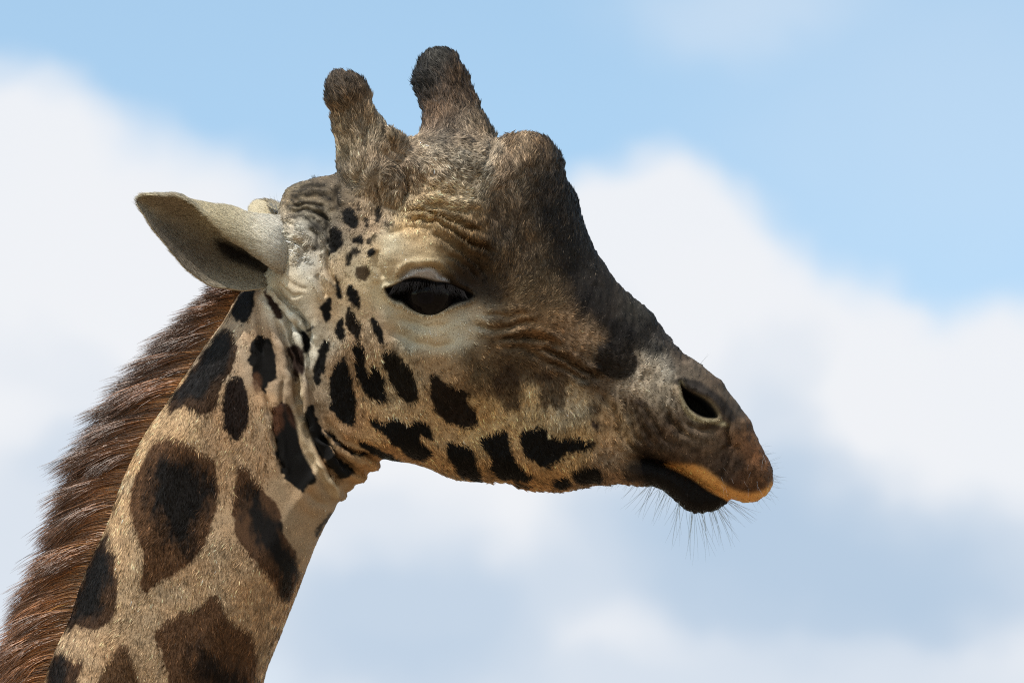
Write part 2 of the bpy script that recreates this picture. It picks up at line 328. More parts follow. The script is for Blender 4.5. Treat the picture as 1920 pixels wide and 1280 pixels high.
def cord(points, rad, k=.0035, sink=.35):
    pts = []
    for a_, b_ in points:
        i = int(round((a_ - GU[0]) / H)); j = int(round((b_ - GV[0]) / H)); col = F[i, j]; s_ = np.where(col < 0)[0]
        pts.append((a_, b_, GY[s_[0]] + sink * rad if len(s_) else -.004))
    return pts
def cords(points, rad, k=.0035, sink=.35):
    pts = cord(points, rad, k, sink)
    for sgn in (1, -1):
        for p_, q_ in zip(pts[:-1], pts[1:]): cone(F, (p_[0], p_[1], sgn * p_[2]), rad, (q_[0], q_[1], sgn * q_[2]), rad, k)
FOLDS = [([(612,815),(630,838),(655,856),(680,868),(698,872),(704,873)], .0062), ([(600,835),(622,868),(650,888),(670,896),(680,895)], .0058), ([(592,850),(612,886),(634,906),(650,913),(656,911)], .0052),
         ([(568,705),(576,755),(590,808),(606,850),(624,895),(634,925),(641,930)], .0060), ([(552,600),(566,640),(578,690)], .0050), ([(500,545),(530,580),(556,602),(578,622)], .0040), ([(518,600),(532,650),(545,700),(556,760)], .0052), ([(590,650),(590,700),(598,750)], .0045)]
for pp, rr in FOLDS: cords(pp, rr)
LUMPS = [([(722,262),(738,266),(752,278)], .0100), ([(728,330),(742,345),(744,372)], .0125), ([(705,330),(695,365),(688,405)], .0100), ([(690,215),(705,250),(715,285)], .0090), ([(768,318),(800,312),(832,322)], .0080), ([(785,392),(815,385),(850,388),(880,398)], .0070), ([(870,300),(900,318),(915,350)], .0080)]
for pp, rr in LUMPS: cords(pp, rr, .006, .55)
g = openvdb.FloatGrid(.05)
g.copyFromArray(np.clip(F, -.03, .03).astype(np.float64)); del F
pts, quads = g.convertToQuads(isovalue=0.0)
pts = np.asarray(pts, float); quads = np.asarray(quads, np.int64)
pu = GU[0] + pts[:, 0] * H; pv = GV[0] + pts[:, 1] * H; py = GY[0] + pts[:, 2] * H * S
co = np.stack([(pu - 960) * S, py, (640 - pv) * S], 1)

def mesh_from(name, co, quads):
    me = bpy.data.meshes.new(name)
    me.vertices.add(len(co)); me.vertices.foreach_set('co', np.ascontiguousarray(co, np.float32).ravel())
    n = len(quads); k = quads.shape[1]
    me.loops.add(n * k); me.loops.foreach_set('vertex_index', np.ascontiguousarray(quads, np.int32).ravel())
    me.polygons.add(n); me.polygons.foreach_set('loop_start', np.arange(n, dtype=np.int32) * k)
    me.update(calc_edges=True); me.validate()
    me.polygons.foreach_set('use_smooth', np.ones(len(me.polygons), bool))
    return me
def keep_largest(co, quads):
    lab = np.arange(len(co))
    while True:
        m = lab[quads].min(1); new = lab.copy(); np.minimum.at(new, quads.ravel(), np.repeat(m, quads.shape[1])); new = new[new]
        if (new == lab).all(): break
        lab = new
    big = np.bincount(lab).argmax(); kq = lab[quads[:, 0]] == big; quads = quads[kq]
    used = np.unique(quads); mp = np.zeros(len(co), int); mp[used] = np.arange(len(used)); return co[used], mp[quads]
co, quads = keep_largest(co, quads)
def subdivide(me, levels=1):
    o = bpy.data.objects.new('tmp', me); COL.objects.link(o)
    md = o.modifiers.new('s', 'SUBSURF'); md.levels = levels; md.subdivision_type = 'CATMULL_CLARK'
    dg = bpy.context.evaluated_depsgraph_get(); ev = o.evaluated_get(dg); m2 = bpy.data.meshes.new_from_object(ev)
    bpy.data.objects.remove(o); return m2
def arrays(me):
    c = np.empty(len(me.vertices) * 3, np.float32); me.vertices.foreach_get('co', c)
    li = np.empty(len(me.loops), np.int32); me.loops.foreach_get('vertex_index', li)
    return c.reshape(-1, 3).astype(float), li.reshape(-1, 4)
def vnormals(co, Q):
    d1 = co[Q[:, 2]] - co[Q[:, 0]]; d2 = co[Q[:, 3]] - co[Q[:, 1]]; fn = np.cross(d1, d2); vn = np.zeros_like(co)
    for k in range(4):
        for a in range(3): vn[:, a] += np.bincount(Q[:, k], fn[:, a], len(co))
    return vn / (np.linalg.norm(vn, axis=1, keepdims=True) + 1e-12)
me0 = mesh_from('body', co, quads)
me1 = subdivide(me0, 1); bpy.data.meshes.remove(me0)
co, Q = arrays(me1); nrm = vnormals(co, Q)
# outward orientation
if (nrm[:, 1] * co[:, 1]).sum() < 0: Q = Q[:, ::-1].copy(); nrm = -nrm
bpy.data.meshes.remove(me1)
def to_uv(c): return c[:, 0] / S + 960, 640 - c[:, 2] / S
u, v = to_uv(co)
side = smooth((np.abs(nrm[:, 1]) - .12) / .5) 
horn = ((v < 245) & (u < 760)) | ((v < 235) & (u > 770) & (u < 905)) 
disp = relief(u.astype(np.float32), v.astype(np.float32)) * side
tuft = fbm(u + co[:, 1] / S, v, 16, 30, 3) * .0013 + fbm(u, v + co[:, 1] / S, 46, 34, 2) * .0018
shag = np.exp(-(((u - 860) / 230) ** 2 + ((v - 300) / 130) ** 2))
lumpy = .35 + 1.9 * shag
earw = np.exp(-(((u - 550) / 55) ** 2 + ((v - 480) / 85) ** 2)) + np.exp(-(((u - 585) / 50) ** 2 + ((v - 385) / 45) ** 2))
facew = smooth((u - 800) / 120) * smooth((v - 240) / 60) + .8 * smooth((250 - v) / 30)
tuft = tuft + (.0009 * fbm(u, v * .45, 7.5, 36, 2) + .0011 * fbm(u * .8, v * .5, 16, 38, 2)) * np.clip(facew + .8 * shag, 0, 1.3) / lumpy + earw * (.0014 * fbm(u * .7 + v * .3, v * .8, 11, 37, 2) + .0016 * fbm(u, v, 24, 35, 2)) / lumpy
fold = np.exp(-(((u - 840) / 85) ** 2 + ((v - 425) / 48) ** 2)); disp = disp + fold * .0016 * (1 - 2 * np.abs(noise2((u * .9 + v * .45) / 3.2, (v * .9 - u * .45) + 3 * noise2(u, v, 20, 120), 9, 121)))
disp = np.where(horn & (co[:, 1] > 0), 0, disp) + tuft * lumpy * np.where((u > 700) & (u < 900) & (v > 500) & (v < 600), .1, 1) * np.where((u < 600) & (v > 500), .4, 1)
co = co + nrm * disp[:, None]
nrm = vnormals(co, Q)

# ------------------------------------------------------------------ coat colour map over the side view (hair colour, with some sunlight and bounce painted in)
RS = 2.0; RU = np.arange(-420, 1500, RS); RV = np.arange(40, 1700, RS)
MU, MV = np.meshgrid(RU, RV, indexing='ij'); MU = MU.astype(np.float32); MV = MV.astype(np.float32)
def lin(c):
    c = np.asarray(c, float) / 255; return np.where(c <= .04045, c / 12.92, ((c + .055) / 1.055) ** 2.4)
BASE = [(470,800,176,146,114),(230,1000,178,148,114),(300,790,186,152,114),(500,650,182,156,128),(420,1150,172,143,111),(600,960,166,140,110),(540,1180,158,131,102),(440,600,180,156,130),(100,1300,172,142,110),(0,1600,165,135,104),(350,1600,165,135,104),
 (560,450,206,198,182),(530,430,208,198,178),(570,540,196,184,160),(560,600,214,206,188),(600,640,204,194,174),(520,470,205,195,172),(590,500,190,180,164),
 (640,500,204,182,148),(650,560,206,182,148),(700,520,214,200,168),(615,600,190,166,134),(640,690,160,130,98),(700,640,178,152,122),(600,740,166,146,122),(640,800,168,136,102),(720,700,180,154,118),(760,760,186,160,124),(820,800,184,152,110),(700,830,172,136,94),
 (900,800,178,148,104),(960,780,184,154,112),(1000,780,188,162,122),(1060,760,172,156,130),(880,870,172,138,96),(1000,890,168,130,86),(1080,830,172,145,104),(1130,860,128,106,84),(1150,800,156,130,98),(950,890,170,134,92),(800,850,172,138,98),
 (770,600,188,180,158),(830,620,206,196,172),(880,600,190,175,150),(830,690,160,136,106),(900,690,103,85,63),(960,660,88,72,54),(940,620,112,90,66),(1000,600,142,112,80),(1080,620,134,108,82),(1000,560,110,90,66),(1050,660,100,80,60),
 (1130,700,90,74,58),(1180,700,168,152,132),(1220,690,178,166,148),(1240,740,166,152,132),(1200,770,72,57,43),(1250,780,68,54,41),(1230,830,66,52,40),(1300,812,98,80,62),(1330,830,78,61,45),(1370,800,76,56,38),(1400,820,100,68,42),(1425,880,98,68,44),(1432,850,112,74,44),(1418,815,120,80,46),(1380,880,46,35,28),(1345,855,60,45,34),(1400,910,90,62,40),(1350,880,56,42,32),(1290,850,74,56,42),
 (1290,682,86,72,59),(1330,718,98,83,68),(1250,640,58,52,47),(1200,590,52,48,42),(1150,540,44,39,34),(1100,480,41,37,33),(1120,560,34,30,28),(1180,620,30,27,26),(1060,500,33,29,26),(1050,430,42,36,31),(1080,400,39,35,31),(1020,350,59,51,44),(1000,290,115,94,71),(1040,300,53,45,37),
 (950,350,122,105,87),(950,430,84,70,55),(930,500,81,66,48),(1000,480,83,69,53),(1020,540,99,83,63),(900,540,40,32,25),(870,515,46,36,28),(850,470,108,88,62),(870,425,128,104,74),(800,400,204,176,132),(780,425,184,154,112),(835,410,168,140,102),(850,388,183,159,126),(900,330,143,129,110),(830,300,159,143,122),(880,280,138,124,105),(860,250,117,103,87),  # brow and crown lightened, sunlight on them put into the colour
 (760,330,145,128,108),(780,370,161,140,112),(720,320,150,131,109),(700,400,164,144,120),(690,350,146,129,108),(760,480,196,178,146),(730,500,194,174,141),(800,490,188,170,136),(1300,700,118,100,81),(1360,745,92,78,63),(1380,770,100,86,72),(1400,795,92,70,50),
 (560,370,112,102,84),(600,350,98,88,74),(640,370,96,88,76),(600,400,126,114,94),(640,440,112,101,88),(590,440,140,133,120),(540,390,120,108,90),(660,470,170,150,124),
 (690,250,150,131,108),(660,205,129,105,80),(650,160,66,56,46),(640,180,52,45,38),(715,240,140,122,98),(660,260,140,122,98),  # near horn lightened, its sunlit tone put into the colour
 (850,205,86,68,52),(840,232,78,64,52),(820,105,52,48,42),(800,150,38,34,30),(830,150,50,42,36),(870,150,86,68,50),(890,220,98,82,64),(860,180,82,62,46)]
BK = (13,11,10); BR = (86,61,40)
ZA = (540,380); ZB = (540,600); Z5 = (540,560); Z9 = (960,700); ZN = (380,520); ZC = (500,720); Z7 = (0,480); Z8 = (0,860)
K = 5.3333
SPOTS = [  # polygon, colour, softness px, strength
 (z(ZA,K,[(570,120),(600,80),(650,70),(690,100),(720,200),(710,260),(670,275),(620,230),(580,180)]),BK,2,1),
 (z(ZA,K,[(430,520),(425,470),(440,350),(460,280),(500,260),(540,300),(560,370),(550,430),(500,490),(460,515)]),BK,2,1),
 (z(ZA,K,[(670,400),(700,350),(760,330),(770,380),(750,420),(710,430)]),BK,2,1),
 (z(ZA,K,[(585,545),(620,500),(680,470),(740,490),(720,520),(660,545),(650,590),(610,660),(590,640),(600,580)]),BK,2,.95),
 (z(ZA,K,[(800,500),(840,480),(880,500),(875,550),(840,565),(810,540)]),BK,2,1),
 (z(ZA,K,[(690,700),(720,665),(780,630),(800,660),(835,700),(825,750),(780,785),(720,780),(690,740)]),(58,42,26),2,.95),
 (z(ZA,K,[(610,870),(650,840),(690,870),(720,930),(750,980),(735,1050),(690,1040),(650,1000),(615,930)]),BK,2,1),
 (z(ZA,K,[(495,780),(510,740),(530,830),(570,920),(560,950),(520,940),(500,870)]),BK,2,1),
 (z(ZA,K,[(340,1050),(400,990),(455,955),(460,1050),(440,1120),(410,1200),(380,1140)]),BK,2,1),
 (z(ZA,K,[(605,1130),(630,1060),(680,1110),(720,1170),(740,1240),(740,1370),(700,1370),(640,1290),(610,1230)]),(26,20,14),2,1),
 (z(ZA,K,[(510,1220),(540,1160),(570,1150),(580,1230),(575,1340),(545,1390),(505,1310)]),BK,2,1),
 (z(ZA,K,[(850,1180),(880,1150),(920,1210),(960,1300),(990,1400),(960,1400),(900,1330),(860,1250)]),BK,2,1),
 (z(ZA,K,[(730,30),(750,20),(770,80),(740,100),(725,60)]),BK,3,.8),
 (z(ZA,K,[(890,90),(930,60),(950,130),(930,200),(905,210),(885,160)]),BK,3,.95),
 (z(ZA,K,[(975,210),(1040,180),(1080,200),(1060,250),(1000,250)]),BK,5,.85),
 (z(ZA,K,[(780,200),(800,160),(815,230),(805,265)]),BK,2,.9),
 (z(ZA,K,[(810,370),(850,360),(865,410),(845,430)]),BK,2,.9),
 (z(ZA,K,[(860,350),(890,315),(910,340),(895,390)]),(60,50,28),3,.9),
 (z(ZA,K,[(300,440),(340,420),(380,430),(360,470),(310,490)]),BK,5,.8),
 (z(ZA,K,[(270,200),(330,200),(380,260),(370,320),(310,290)]),BK,6,.75),
 (z(ZB,K,[(340,290),(360,220),(400,200),(430,240),(410,330),(390,500),(350,560),(350,620),(310,650),(270,580),(290,430),(320,370)]),BK,2,1),
 (z(ZB,K,[(450,580),(480,540),(500,430),(540,370),(580,340),(610,400),(640,480),(660,600),(690,720),(690,900),(680,1020),(620,1045),(560,1000),(490,930),(450,840)]),BK,2,1),
 (z(ZB,K,[(660,260),(700,235),(770,260),(800,320),(800,400),(790,500),(830,520),(840,460),(880,450),(940,510),(970,600),(980,700),(980,780),(900,790),(850,760),(780,700),(740,600),(700,480),(680,380)]),BK,2,1),
 (z(ZB,K,[(955,350),(990,310),(1070,310),(1130,370),(1200,430),(1270,520),(1310,640),(1300,800),(1240,820),(1180,790),(1110,720),(1050,620),(1000,500),(960,430)]),(24,19,12),2,1),
 (z(Z5,3.658,[(570,830),(600,810),(650,840),(720,805),(780,820),(840,850),(900,820),(960,850),(985,900),(980,960),(920,930),(910,980),(975,1030),(960,1080),(910,1110),(840,1080),(750,1010),(680,930),(610,880)]),BK,2,1),
 (z(Z5,3.658,[(490,980),(530,960),(600,1000),(680,1050),(760,1110),(760,1130),(690,1110),(620,1080),(540,1030)]),BK,2,1),
 (z(Z5,3.658,[(980,530),(1010,515),(1080,570),(1150,590),(1220,650),(1230,700),(1290,790),(1300,840),(1180,865),(1090,840),(1020,760),(985,660)]),(30,22,16),2,1),
 (z(Z5,3.658,[(1080,990),(1130,975),(1220,990),(1270,1030),(1290,1120),(1310,1240),(1240,1245),(1170,1200),(1120,1110)]),BK,2,1),
 (z(Z5,3.658,[(1330,970),(1380,910),(1440,900),(1500,900),(1510,960),(1540,1080),(1600,1160),(1670,1220),(1600,1240),(1430,1225),(1400,1180),(1380,1060)]),BK,2,1),
 (z(Z9,K,[(90,560),(150,540),(200,560),(260,510),(300,520),(360,560),(370,610),(480,640),(540,620),(700,650),(820,690),(720,740),(560,780),(450,860),(380,880),(340,930),(270,910),(220,860),(130,790),(80,680)]),BK,2,1),
 (z(Z9,K,[(590,980),(680,930),(800,910),(870,960),(910,1050),(850,1090),(700,1100),(640,1090),(600,1040)]),BK,3,1),
 (z(Z9,K,[(380,1090),(440,1040),(520,1035),(570,1060),(580,1110),(500,1150),(420,1140)]),BK,3,1),
 (z(Z9,K,[(0,1060),(80,1090),(180,1110),(180,1135),(60,1130),(0,1110)]),BK,3,.9),
 (z(Z9,K,[(1090,950),(1160,900),(1250,900),(1330,950),(1400,1100),(1250,1090),(1120,1040)]),(26,20,17),9,.9),
 (z(Z9,K,[(740,350),(790,290),(850,290),(870,360),(800,390)]),(56,44,34),6,.8),
 (z(Z9,K,[(790,440),(840,450),(860,510),(830,560),(790,520)]),(40,28,24),4,.95),
 (z(Z9,K,[(1010,640),(1050,630),(1060,680),(1030,700)]),(60,44,32),6,.7),
 (z(Z5,3.658,[(1390,600),(1440,480),(1560,470),(1600,600),(1600,700),(1560,760),(1490,780),(1460,700)]),(58,44,32),8,.9),
 (z(Z9,K,[(230,0),(500,0),(510,200),(500,320),(350,330),(280,300),(270,150)]),(60,46,34),8,.85),
 (z(Z9,K,[(1210,260),(1260,240),(1310,270),(1290,340),(1220,330)]),(50,38,30),7,.8),
 ([(1113,655),(1135,640),(1165,640),(1190,660),(1190,690),(1165,708),(1130,705),(1113,685)],(26,21,18),7,.95),
 ([(1075,560),(1110,555),(1150,590),(1200,625),(1240,655),(1225,662),(1180,645),(1130,615),(1090,590)],(24,21,20),14,.8),
 # neck
 (z(ZN,K,[(380,120),(540,110),(530,240),(530,330),(500,390),(470,450),(380,440),(310,400),(290,350),(340,230)]),BK,2,1),
 (z(Z7,3.048,[(1290,415),(1350,460),(1365,570),(1330,660),(1290,720),(1260,790),(1250,860),(1170,900),(1110,860),(1050,850),(980,880),(1000,800),(1080,690),(1180,540)]),(61,43,29),2,1),
 (z(Z7,3.048,[(1290,425),(1345,470),(1355,560),(1310,650),(1260,720),(1180,790),(1080,800),(985,850),(1000,800),(1080,690),(1180,540)]),(26,24,24),10,1),
 (z(ZN,K,[(590,580),(640,600),(700,630),(740,720),(765,850),(765,1000),(700,1030),(650,1130),(620,1100),(540,1000),(520,900),(480,830),(490,780),(520,640)]),BK,2,1),
 (z(ZN,K,[(545,960),(600,1000),(610,1060),(610,1110),(550,1150)]),(90,60,40),5,.8),
 (z(Z7,3.048,[(1370,685),(1420,750),(1440,880),(1420,970),(1380,1035),(1340,1030),(1300,940),(1290,830),(1320,730)]),(30,20,16),2,1),
 (z(ZN,K,[(640,130),(700,210),(800,310),(830,360),(820,400),(760,400),(720,320),(660,240)]),(54,38,30),2,1),
 (z(ZN,K,[(990,520),(1060,570),(1090,650),(1100,720),(1050,770),(1030,650)]),BK,2,1),
 (z(ZN,K,[(860,700),(920,680),(960,670),(1030,730),(1040,800),(1030,1020),(960,1020),(900,880),(870,780)]),(50,36,30),3,1),
 (z(ZN,K,[(1075,545),(1120,490),(1150,500),(1110,540),(1085,570)]),BK,1.5,.9),
 (z(ZC,K,[(180,180),(280,210),(290,300),(340,360),(350,480),(370,600),(420,720),(470,850),(515,950),(430,1000),(420,1040),(340,1060),(290,980),(210,940),(160,780),(120,600),(100,470),(80,400),(90,260),(150,200)]),BK,2,1),
 (z(ZC,K,[(80,260),(150,200),(180,230),(180,420),(110,470),(80,400)]),(86,54,36),6,.85),
 (z(ZC,K,[(210,180),(280,210),(290,300),(340,360),(320,420),(250,330)]),(70,44,30),6,.7),
 (z(ZC,K,[(390,310),(430,270),(440,220),(480,210),(500,300),(560,400),(620,560),(700,680),(800,780),(890,850),(860,890),(780,930),(700,860),(600,750),(500,620),(440,480)]),BK,2,1),
 (z(ZC,K,[(600,430),(640,460),(720,550),(850,640),(960,680),(1050,715),(960,705),(850,670),(740,610),(650,530)]),BK,2,1),
 ([(330,818),(360,830),(395,850),(413,880),(415,930),(405,975),(395,1010),(370,1040),(340,1065),(300,1090),(282,1105),(275,1085),(278,1040),(265,990),(252,940),(258,900),(275,860),(300,825)],(87,61,40),2.5,1),
 ([(300,860),(350,850),(385,870),(400,910),(400,950),(375,990),(355,1030),(335,1000),(300,960),(285,910)],(20,17,16),22,1),
 ([(455,870),(478,885),(500,920),(525,945),(535,990),(555,1030),(560,1070),(550,1110),(540,1120),(520,1090),(500,1060),(470,1030),(447,990),(445,930)],(81,57,38),2.5,1),
 ([(470,900),(500,940),(530,985),(552,1030),(558,1075),(545,1105),(520,1060),(490,1010),(468,960)],(18,15,14),14,1),
 (z(Z8,2.909,[(605,375),(600,450),(650,490),(660,560),(665,680),(650,820),(560,905),(420,895),(380,900),(410,780),(460,650),(520,510)]),(69,49,34),2.5,1),
 (z(Z8,2.909,[(605,380),(600,470),(640,540),(610,680),(560,820),(440,860),(380,900),(410,780),(460,650),(520,510)]),(20,18,18),12,1),
 (z(Z8,2.909,[(1200,715),(1250,810),(1320,880),(1400,950),(1415,1060),(1400,1160),(1390,1400),(1010,1420),(980,1300),(940,1150),(910,1030),(870,910),(960,840),(1100,790)]),(85,60,40),2.5,1),
 (z(Z8,2.909,[(1050,1020),(1120,980),(1200,1060),(1300,1080),(1370,1180),(1360,1300),(1200,1290),(1100,1150)]),(24,19,17),26,.95),
 (z(Z8,2.909,[(710,980),(760,1080),(790,1180),(820,1250),(860,1380),(600,1420),(580,1250),(600,1100),(660,1030)]),(87,63,42),3,1),
 (z(Z8,2.909,[(320,1040),(400,1060),(490,1080),(450,1180),(420,1260),(380,1400),(200,1400),(250,1260),(290,1120)]),(73,51,35),2.5,1),
 (z(Z8,2.909,[(330,1050),(400,1070),(400,1180),(330,1350),(220,1380),(250,1260),(290,1120)]),(22,20,20),12,.95),
 (z(Z8,2.909,[(1825,290),(1780,340),(1740,430),(1735,400),(1760,340),(1800,300)]),BK,3,.9),
 ([(150,1380),(230,1360),(270,1430),(240,1520),(160,1540),(120,1460)],BR,3,1),([(320,1420),(400,1400),(400,1500),(330,1560),(290,1490)],BR,3,1),([(20,1420),(90,1400),(100,1500),(30,1560),(-20,1500)],BR,3,1),([(180,1580),(280,1560),(300,1640),(200,1660)],BR,3,1)]

ALB = shepard(MU, MV, [(a, b, *lin((r, gg, bb))) for a, b, r, gg, bb in BASE], 30)
# patchy short-hair mottling of the face and salt-and-pepper crown
mott = fbm(MU, MV, 26, 3, 3); ALB *= (1 + .22 * mott)[..., None]
face = smooth((MU - 830) / 120) * smooth((MV - 250) / 60)
fm = fbm(MU * 1.0, MV * .6, 14, 9, 2); ALB *= (1 + .30 * face * fm)[..., None]
crown = np.exp(-(((MU - 850) / 190) ** 2 + ((MV - 300) / 90) ** 2)); ALB *= (1 + .45 * crown * fbm(MU, MV, 20, 14, 3))[..., None]
warm = 1 + .10 * fbm(MU, MV, 40, 19, 2); ALB[..., 0] *= warm; ALB[..., 2] /= warm
muz = smooth((MU - 1150) / 60); ALB *= np.exp(.75 * muz * fbm(MU, MV, 11, 110, 3) - .14 * muz)[..., None]; chk = smooth((MU - 860) / 60) * smooth((MV - 560) / 60); ALB *= np.exp(.28 * chk * fbm(MU * .5, MV, 18, 114, 3))[..., None]
JU = MU + 2.2 * noise2(MU, MV, 5.5, 21) + 3.0 * noise2(MU, MV, 14, 22); JV = MV + 3.6 * noise2(MU, MV, 5, 23) + 3.0 * noise2(MU, MV, 13, 24)
for poly, c, soft, st in SPOTS:
    p = np.array(poly); lo = p.min(0) - 3 * soft - 12; hi = p.max(0) + 3 * soft + 12
    a = slice(*np.searchsorted(RU, (lo[0], hi[0]))); b = slice(*np.searchsorted(RV, (lo[1], hi[1])))
    if soft > 6:
        ju = MU[a, b] + soft * 1.3 * fbm(MU[a, b], MV[a, b] * .6, 16, 25, 3) + soft * .5 * noise2(MU[a, b], MV[a, b] * .35, 4, 29); jv = MV[a, b] + soft * 1.6 * fbm(MU[a, b], MV[a, b] * .6, 18, 27, 3)
        d = sdist(ju, jv, catmull(poly, 3)) + 1.0
    else: d = sdist(JU[a, b], JV[a, b], catmull(poly, 3)) + 1.0
    w = (smooth((d / soft + 1) / 2) * st)[..., None]
    ALB[a, b] = ALB[a, b] * (1 - w) + lin(c) * w
def tint_poly(poly, c, soft, st):
    d = sdist(MU, MV, catmull(poly, 3)); w = (smooth((d / soft + 1) / 2) * st)[..., None]
    ALB[:] = ALB * (1 - w) + lin(c) * w
LIPBAND = [(1246,868),(1275,868),(1310,872),(1340,892),(1365,912),(1400,922),(1430,916),(1452,900),(1456,925),(1430,948),(1395,952),(1360,936),(1326,914),(1296,893),(1262,876)]  # warm ground bounce along the lip edge, painted in as orange
EYELID = [(750,537),(756,520),(770,508),(790,503),(812,505),(830,516),(843,530),(820,531),(801,526),(782,523),(766,527)]
NOSERIM = [(1270,716),(1278,716),(1284,740),(1296,770),(1312,780),(1340,783),(1364,794),(1358,799),(1330,792),(1305,790),(1286,778),(1274,756)]
NOSERIM2 = [(1296,738),(1318,742),(1340,760),(1352,786),(1344,786),(1334,762),(1314,748)]
NOSESKIN = [(1260,716),(1270,708),(1290,709),(1310,715),(1332,730),(1356,750),(1378,780),(1368,790),(1350,770),(1336,750),(1316,740),(1296,734),(1280,730),(1272,724)]
tint_poly([(566,700),(574,740),(572,775),(590,830),(615,880),(640,915),(630,935),(600,890),(575,850),(562,800),(556,750)], (200,180,148), 4, .75)
tint_poly(LIPBAND, (196,146,92), 8, .85)
tint_poly(EYELID, (168,160,156), 4, .9)
tint_poly(NOSESKIN, (40,36,34), 4, .9)
tint_poly(NOSERIM, (160,148,116), 3, .6); tint_poly(NOSERIM2, (120,110,88), 2.5, .6)
tint_poly([(1208,856),(1255,870),(1300,896),(1366,934),(1350,958),(1314,968),(1285,958),(1255,930),(1225,914),(1205,885)], (17,12,11), 5, 1)
tint_poly([(1212,864),(1245,872),(1275,895),(1262,905),(1235,888),(1215,874)], (62,36,22), 4, .7)
tint_poly([(1215,862),(1200,850),(1205,842),(1222,852)], (24,18,14), 4, .8)
tint_poly([(a, b + 2) for a, b in LIPBAND], (236,174,98), 5, .9)
tint_poly([(1200,858),(1230,868),(1254,877),(1273,886),(1301,903),(1328,921),(1366,941),(1350,966),(1314,976),(1285,966),(1250,936),(1222,912),(1204,885)], (14,10,9), 2, 1)
tint_poly([(a + (a - 808) * .04, b + (b - 553) * .06) for a, b in EYE], (12,10,11), 2.0, 1)
tint_poly(NOSE, (8,7,7), 2.5, 1)
for pts_, w_ in [([(535, 392), (560, 384), (590, 386), (618, 398)], 5), ([(545, 374), (575, 366), (605, 368), (632, 380)], 5), ([(556, 400), (585, 398), (605, 408), (618, 430)], 4), ([(540, 410), (565, 408), (588, 416), (604, 436)], 4), ([(560, 352), (590, 346), (618, 350)], 5), ([(600, 398), (616, 415), (624, 440), (620, 465)], 4.5), ([(628, 352), (640, 372), (636, 398)], 6), ([(582, 420), (596, 440), (598, 462)], 3.5), ([(548, 362), (580, 356), (620, 364)], 3)]:
    d_, t_ = seg_dist(JU, JV, catmull(pts_, 5, False), False); ww_ = (np.exp(-(d_ / w_) ** 2) * .85 * smooth(t_ / .1) * smooth((1 - t_) / .1))[..., None]
    ALB = ALB * (1 - ww_) + lin((24, 21, 18)) * ww_
ALB = ALB * .96 + ALB.mean(-1, keepdims=True) * .04
ALB = np.clip(ALB, .003, .9).astype(np.float32)
EYEP = catmull(EYE, 4); NOSEP = catmull(NOSE, 4)
BARE = np.maximum(smooth((sdist(MU, MV, EYEP) + 2) / 2), smooth((sdist(MU, MV, NOSEP) + 0) / 2)).astype(np.float32)
def sample(M, uu, vv):
    x = np.clip((uu - RU[0]) / RS, 0, M.shape[0] - 1.001); y = np.clip((vv - RV[0]) / RS, 0, M.shape[1] - 1.001)
    i = x.astype(int); j = y.astype(int); fx = x - i; fy = y - j
    if M.ndim == 3: fx = fx[:, None]; fy = fy[:, None]
    return (M[i, j] * (1 - fx) + M[i + 1, j] * fx) * (1 - fy) + (M[i, j + 1] * (1 - fx) + M[i + 1, j + 1] * fx) * fy
COAT_GAIN = 1.0
def albedo(c):
    uu, vv = to_uv(c); A = sample(ALB, uu, vv)
    # the far horn has its own colouring where it stands behind the crown
    return A * COAT_GAIN

# ------------------------------------------------------------------ materials
def skin_material():
    m, N, L, P = mat_new('short_coat')
    at = N.new('ShaderNodeAttribute'); at.attribute_name = 'tone'; 
    nz = N.new('ShaderNodeTexNoise'); nz.inputs['Scale'].default_value = 900; nz.inputs['Detail'].default_value = 3
    tc = N.new('ShaderNodeTexCoord'); L.new(tc.outputs['Object'], nz.inputs['Vector'])
    mr = N.new('ShaderNodeMapRange'); mr.inputs['From Min'].default_value = .3; mr.inputs['From Max'].default_value = .7; mr.inputs['To Min'].default_value = .55; mr.inputs['To Max'].default_value = 1.15
    L.new(nz.outputs['Fac'], mr.inputs['Value'])
    vm = N.new('ShaderNodeVectorMath'); vm.operation = 'SCALE'; L.new(at.outputs['Color'], vm.inputs[0]); L.new(mr.outputs[0], vm.inputs['Scale'])
    L.new(vm.outputs[0], P.inputs['Base Color']); P.inputs['Roughness'].default_value = .85; P.inputs['Specular IOR Level'].default_value = .15
    bp = N.new('ShaderNodeBump'); bp.inputs['Strength'].default_value = .35; bp.inputs['Distance'].default_value = .001
    L.new(nz.outputs['Fac'], bp.inputs['Height']); L.new(bp.outputs[0], P.inputs['Normal'])
    return m
def hair_material(name, rough=.38, radial=.55, coat=0.0):
    m = bpy.data.materials.new(name); m.use_nodes = True; N = m.node_tree.nodes; L = m.node_tree.links; N.clear()
    out = N.new('ShaderNodeOutputMaterial'); h = N.new('ShaderNodeBsdfHairPrincipled'); h.parametrization = 'COLOR'
    at = N.new('ShaderNodeAttribute'); at.attribute_name = 'tone'
    L.new(at.outputs['Color'], h.inputs['Color']); h.inputs['Roughness'].default_value = rough; h.inputs['Radial Roughness'].default_value = radial
    h.inputs['Coat'].default_value = coat; h.inputs['Random Roughness'].default_value = .2
    L.new(h.outputs[0], out.inputs[0]); return m
